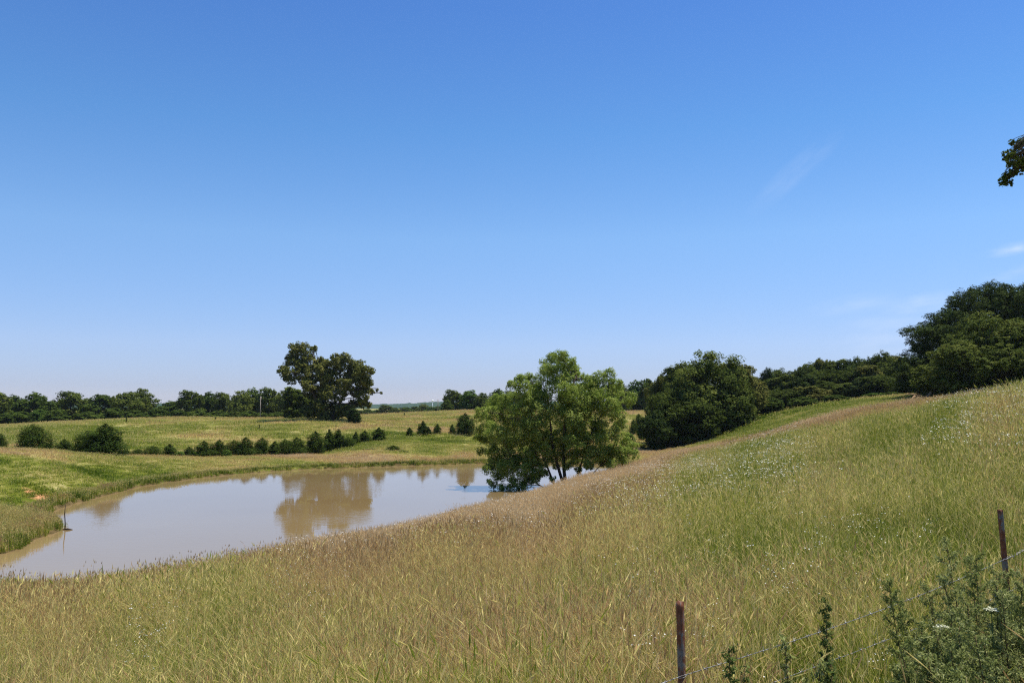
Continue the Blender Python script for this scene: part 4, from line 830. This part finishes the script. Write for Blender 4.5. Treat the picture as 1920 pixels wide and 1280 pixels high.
# ------------------------------------------------------------------ weeds by the fence
def weed(name, px, D, top, seed, label, nst=1, spread=.05, bl=.16, leaf=.020, aspect=.22, n=900, mat=m_leaf_weed, stem=m_stem, lean=(0, 0), umbels=0, z0=.28, cat='plant', group=None):
    x = X_at(px, D); z = gz(x, D); e = empty(name, (x, D, z)); tag(e, label, cat, group); H = Z_at(top, D) - z
    r = np.random.default_rng(seed); tb = Tubes(); LP, LN = [], []; tops = []
    for s_ in range(nst):
        h = H * (1 if s_ == 0 else r.uniform(.62, .95)); b = np.array([r.normal(0, spread * .4), r.normal(0, spread * .4), -.03])
        t = np.array([b[0] + lean[0] + r.normal(0, spread), b[1] + lean[1] + r.normal(0, spread), h]); q = np.linspace(0, 1, 10)[:, None]
        P = b + (t - b) * q + np.array([r.normal(0, .03), r.normal(0, .03), 0]) * np.sin(q * 3.14); tb.tube(P, np.linspace(.0055, .0015, 10), 5); tops.append(P[-1])
        nb = int(26 * h)
        for k in range(nb):
            f = z0 + (1 - z0) * (k + .5) / nb; p = P[0] + (P[-1] - P[0]) * f; i = min(8, int(f * 9)); p = P[i] + (P[i + 1] - P[i]) * (f * 9 - i)
            a = k * 2.4 + r.uniform(-.4, .4); L = bl * (1.15 - f) * r.uniform(.7, 1.3) + .025; d = np.array([math.cos(a), math.sin(a), r.uniform(.6, 1.3)]); d /= np.linalg.norm(d)
            tb.tube([p, p + d * L * .5, p + d * L + [0, 0, .01]], [.0022, .0015, .0006], 3, cap=False)
            m = max(3, int(n / nst / nb)); tt = r.random(m) ** .8; LP.append(p + d * L * tt[:, None] + r.normal(0, .008, (m, 3))); LN.append(unit(r, m) + d * .2)
            if f > .85: tops.append(p + d * L)
    LP, LN = np.concatenate(LP), np.concatenate(LN); LN /= np.linalg.norm(LN, axis=1)[:, None]
    link('stem', tb.mesh('stem'), stem, e)
    V, Q = leaf_quads(LP, LN, leaf * r.uniform(.5, 1.3, len(LP)), aspect, r, .2)
    link('leaves', mesh_quads('leaves', V, Q, {'tint': ('FACE', np.clip(r.normal(.45, .25, len(LP)), 0, 1))}), mat, e)
    return e
def umbel(px, py, D, rad_, seed, label, mat=m_umbel):
    p = PT(px, py, D); x, y = p[0], p[1]; z = gz(x, y); r = np.random.default_rng(seed); e = tag(empty('umbel_flower', (x, y, z)), label, 'flower', None)
    H = p[2] - z; tb = Tubes(); tb.tube([(0.03, 0, -.02), (.02, .01, H * .5), (0, 0, H - .04)], [.004, .003, .002], 5)
    P = []
    for k in range(14):
        a, q = k * 2.4, math.sqrt((k + .5) / 14) * rad_; c = np.array([math.cos(a) * q, math.sin(a) * q, H - .02 - q * .25 + r.normal(0, .003)]); tb.tube([(0, 0, H - .045), c], [.0012, .0008], 3, cap=False)
        P.append(c + r.normal(0, rad_ * .11, (24, 3)) * [1, 1, .35])
    link('stem', tb.mesh('stem'), m_stem_green, e); P = np.concatenate(P); N = unit(r, len(P)) * .5 + [0, 0, 1]; N /= np.linalg.norm(N, axis=1)[:, None]
    V, Q = leaf_quads(P, N, .0042 * r.uniform(.6, 1.3, len(P)), .8, r); link('flower_head', mesh_quads('flower_head', V, Q), mat, e)
WEEDS = [(1818, 4.3, 1046, 3, .10, 'tallest grey-green weed clump left of the leaning fence post'), (1842, 4.1, 1118, 3, .10, 'grey-green weed directly in front of the leaning fence post'), (1792, 4.0, 1150, 2, .04, 'slender weed stalks left of the tallest weed clump'),
         (1905, 4.6, 1052, 3, .10, 'tall grey-green weed at the right edge beside the leaning post'), (1930, 4.0, 1030, 3, .12, 'dense weed cut by the right edge of the view'), (1885, 3.8, 1140, 3, .12, 'dense dark weed at the foot of the leaning post'),
         (1860, 3.5, 1205, 3, .12, 'bushy low weed in the lower right corner'), (1908, 3.4, 1190, 3, .12, 'bushy weed filling the extreme lower right corner'), (1812, 3.5, 1190, 3, .11, 'bushy weed left of the lower right corner'),
         (1776, 3.5, 1235, 2, .05, 'low grey-green weed under the lowest wire'), (1742, 3.7, 1245, 1, .04, 'leafy low weed at the left end of the corner weeds'), (1852, 4.4, 1085, 3, .10, 'grey-green weed behind the wires left of the leaning post'), (1918, 4.2, 1095, 3, .10, 'second tall weed against the right edge of the view'), (1835, 3.8, 1165, 3, .12, 'bushy weed in the middle of the corner clump'), (1880, 3.3, 1235, 3, .12, 'weed tips along the bottom edge under the leaning post'), (1790, 3.3, 1240, 3, .12, 'weed tips along the bottom edge left of the corner'), (1840, 3.2, 1250, 3, .12, 'lowest weed tips at the bottom edge of the corner clump'), (1700, 3.6, 1268, 1, .04, 'tip of a small weed poking above the bottom edge')]
for i, (px, D, top, ns, sp, lab) in enumerate(WEEDS):
    weed('fence_weed', px, D, top, 900 + i, lab, ns + 3, sp * 1.6, .19, .0095, .26, 16000, group='grey-green weeds at the fence corner', z0=.2)
weed('spire_weed', 1557, 4.15, 1128, 920, 'narrow dark leafy spire standing in front of both wires', 1, .008, .042, .013, .26, 1000, m_leaf_weed_mid, m_stem, z0=.35)
weed('spire_weed', 1567, 3.6, 1245, 921, 'short leafy spire at the foot of the tall narrow one', 1, .015, .06, .014, .24, 600, m_leaf_weed_mid, m_stem, z0=.3)
weed('spire_weed', 1478, 3.9, 1196, 922, 'pale thin leafy stalk between rusty post and narrow spire', 2, .03, .07, .02, .22, 600, m_leaf_weed, m_stem, z0=.3)
weed('spire_weed', 1525, 3.7, 1232, 923, 'small leafy weed just left of the narrow dark spire', 2, .04, .09, .02, .22, 700, m_leaf_weed, m_stem, z0=.3)
weed('cedar_sprig', 1400, 3.5, 1218, 924, 'blackish feathery weed tip right of the rusty post at the bottom edge', 2, .03, .05, .014, .26, 1300, m_leaf_weed_mid, m_stem, lean=(-.05, 0), z0=.3)
weed('cedar_sprig', 1432, 3.45, 1262, 925, 'second blackish weed tip just above the bottom edge', 2, .03, .05, .014, .26, 800, m_leaf_weed_mid, m_stem, z0=.3)
umbel(1764, 1163, 4.0, .032, 1, 'flat cream flower head above the corner weeds, lowest of three'); umbel(1858, 1131, 3.95, .028, 2, 'flat white flower head right in front of the leaning post weeds'); umbel(1872, 1106, 4.05, .022, 3, 'small yellowish flower head beside the leaning post')
bl = Tubes(); p0, p1, p2 = PT(1392, 1340, 3.4), PT(1366, 1262, 3.4), PT(1338, 1206, 3.42)
q = np.linspace(0, 1, 14)[:, None]; bl.tube((1 - q) ** 2 * p0 + 2 * q * (1 - q) * p1 + q * q * p2, np.interp(np.linspace(0, 1, 14), [0, .4, 1], [.011, .009, .0006]), 6, squash=.12)
me = bl.mesh('broad_leaf'); me.attributes.new('tint', 'FLOAT', 'FACE').data.foreach_set('value', np.full(len(me.polygons), .5, np.float32))
tag(link('broad_leaf', me, m_leaf_weed_dark), 'single long dark blade crossing the top wire right of the rusty post', 'leaf')

# ------------------------------------------------------------------ thin summer haze over the far country
tb = Tubes(); tb.box((0, 1400, 19), (3600, 5200, 29)); hz = link('haze', tb.mesh('haze', False)); hz['kind'] = 'stuff'; hz['label'] = 'thin blue summer haze over the far hills'; hz['category'] = 'haze'
m, nt, o = new_mat('haze'); v = nt.nodes.new('ShaderNodeVolumePrincipled'); v.inputs['Color'].default_value = (.72, .84, 1, 1); v.inputs['Density'].default_value = .00005; v.inputs['Anisotropy'].default_value = .2
nt.links.new(v.outputs[0], o.inputs['Volume']); hz.data.materials.append(m)
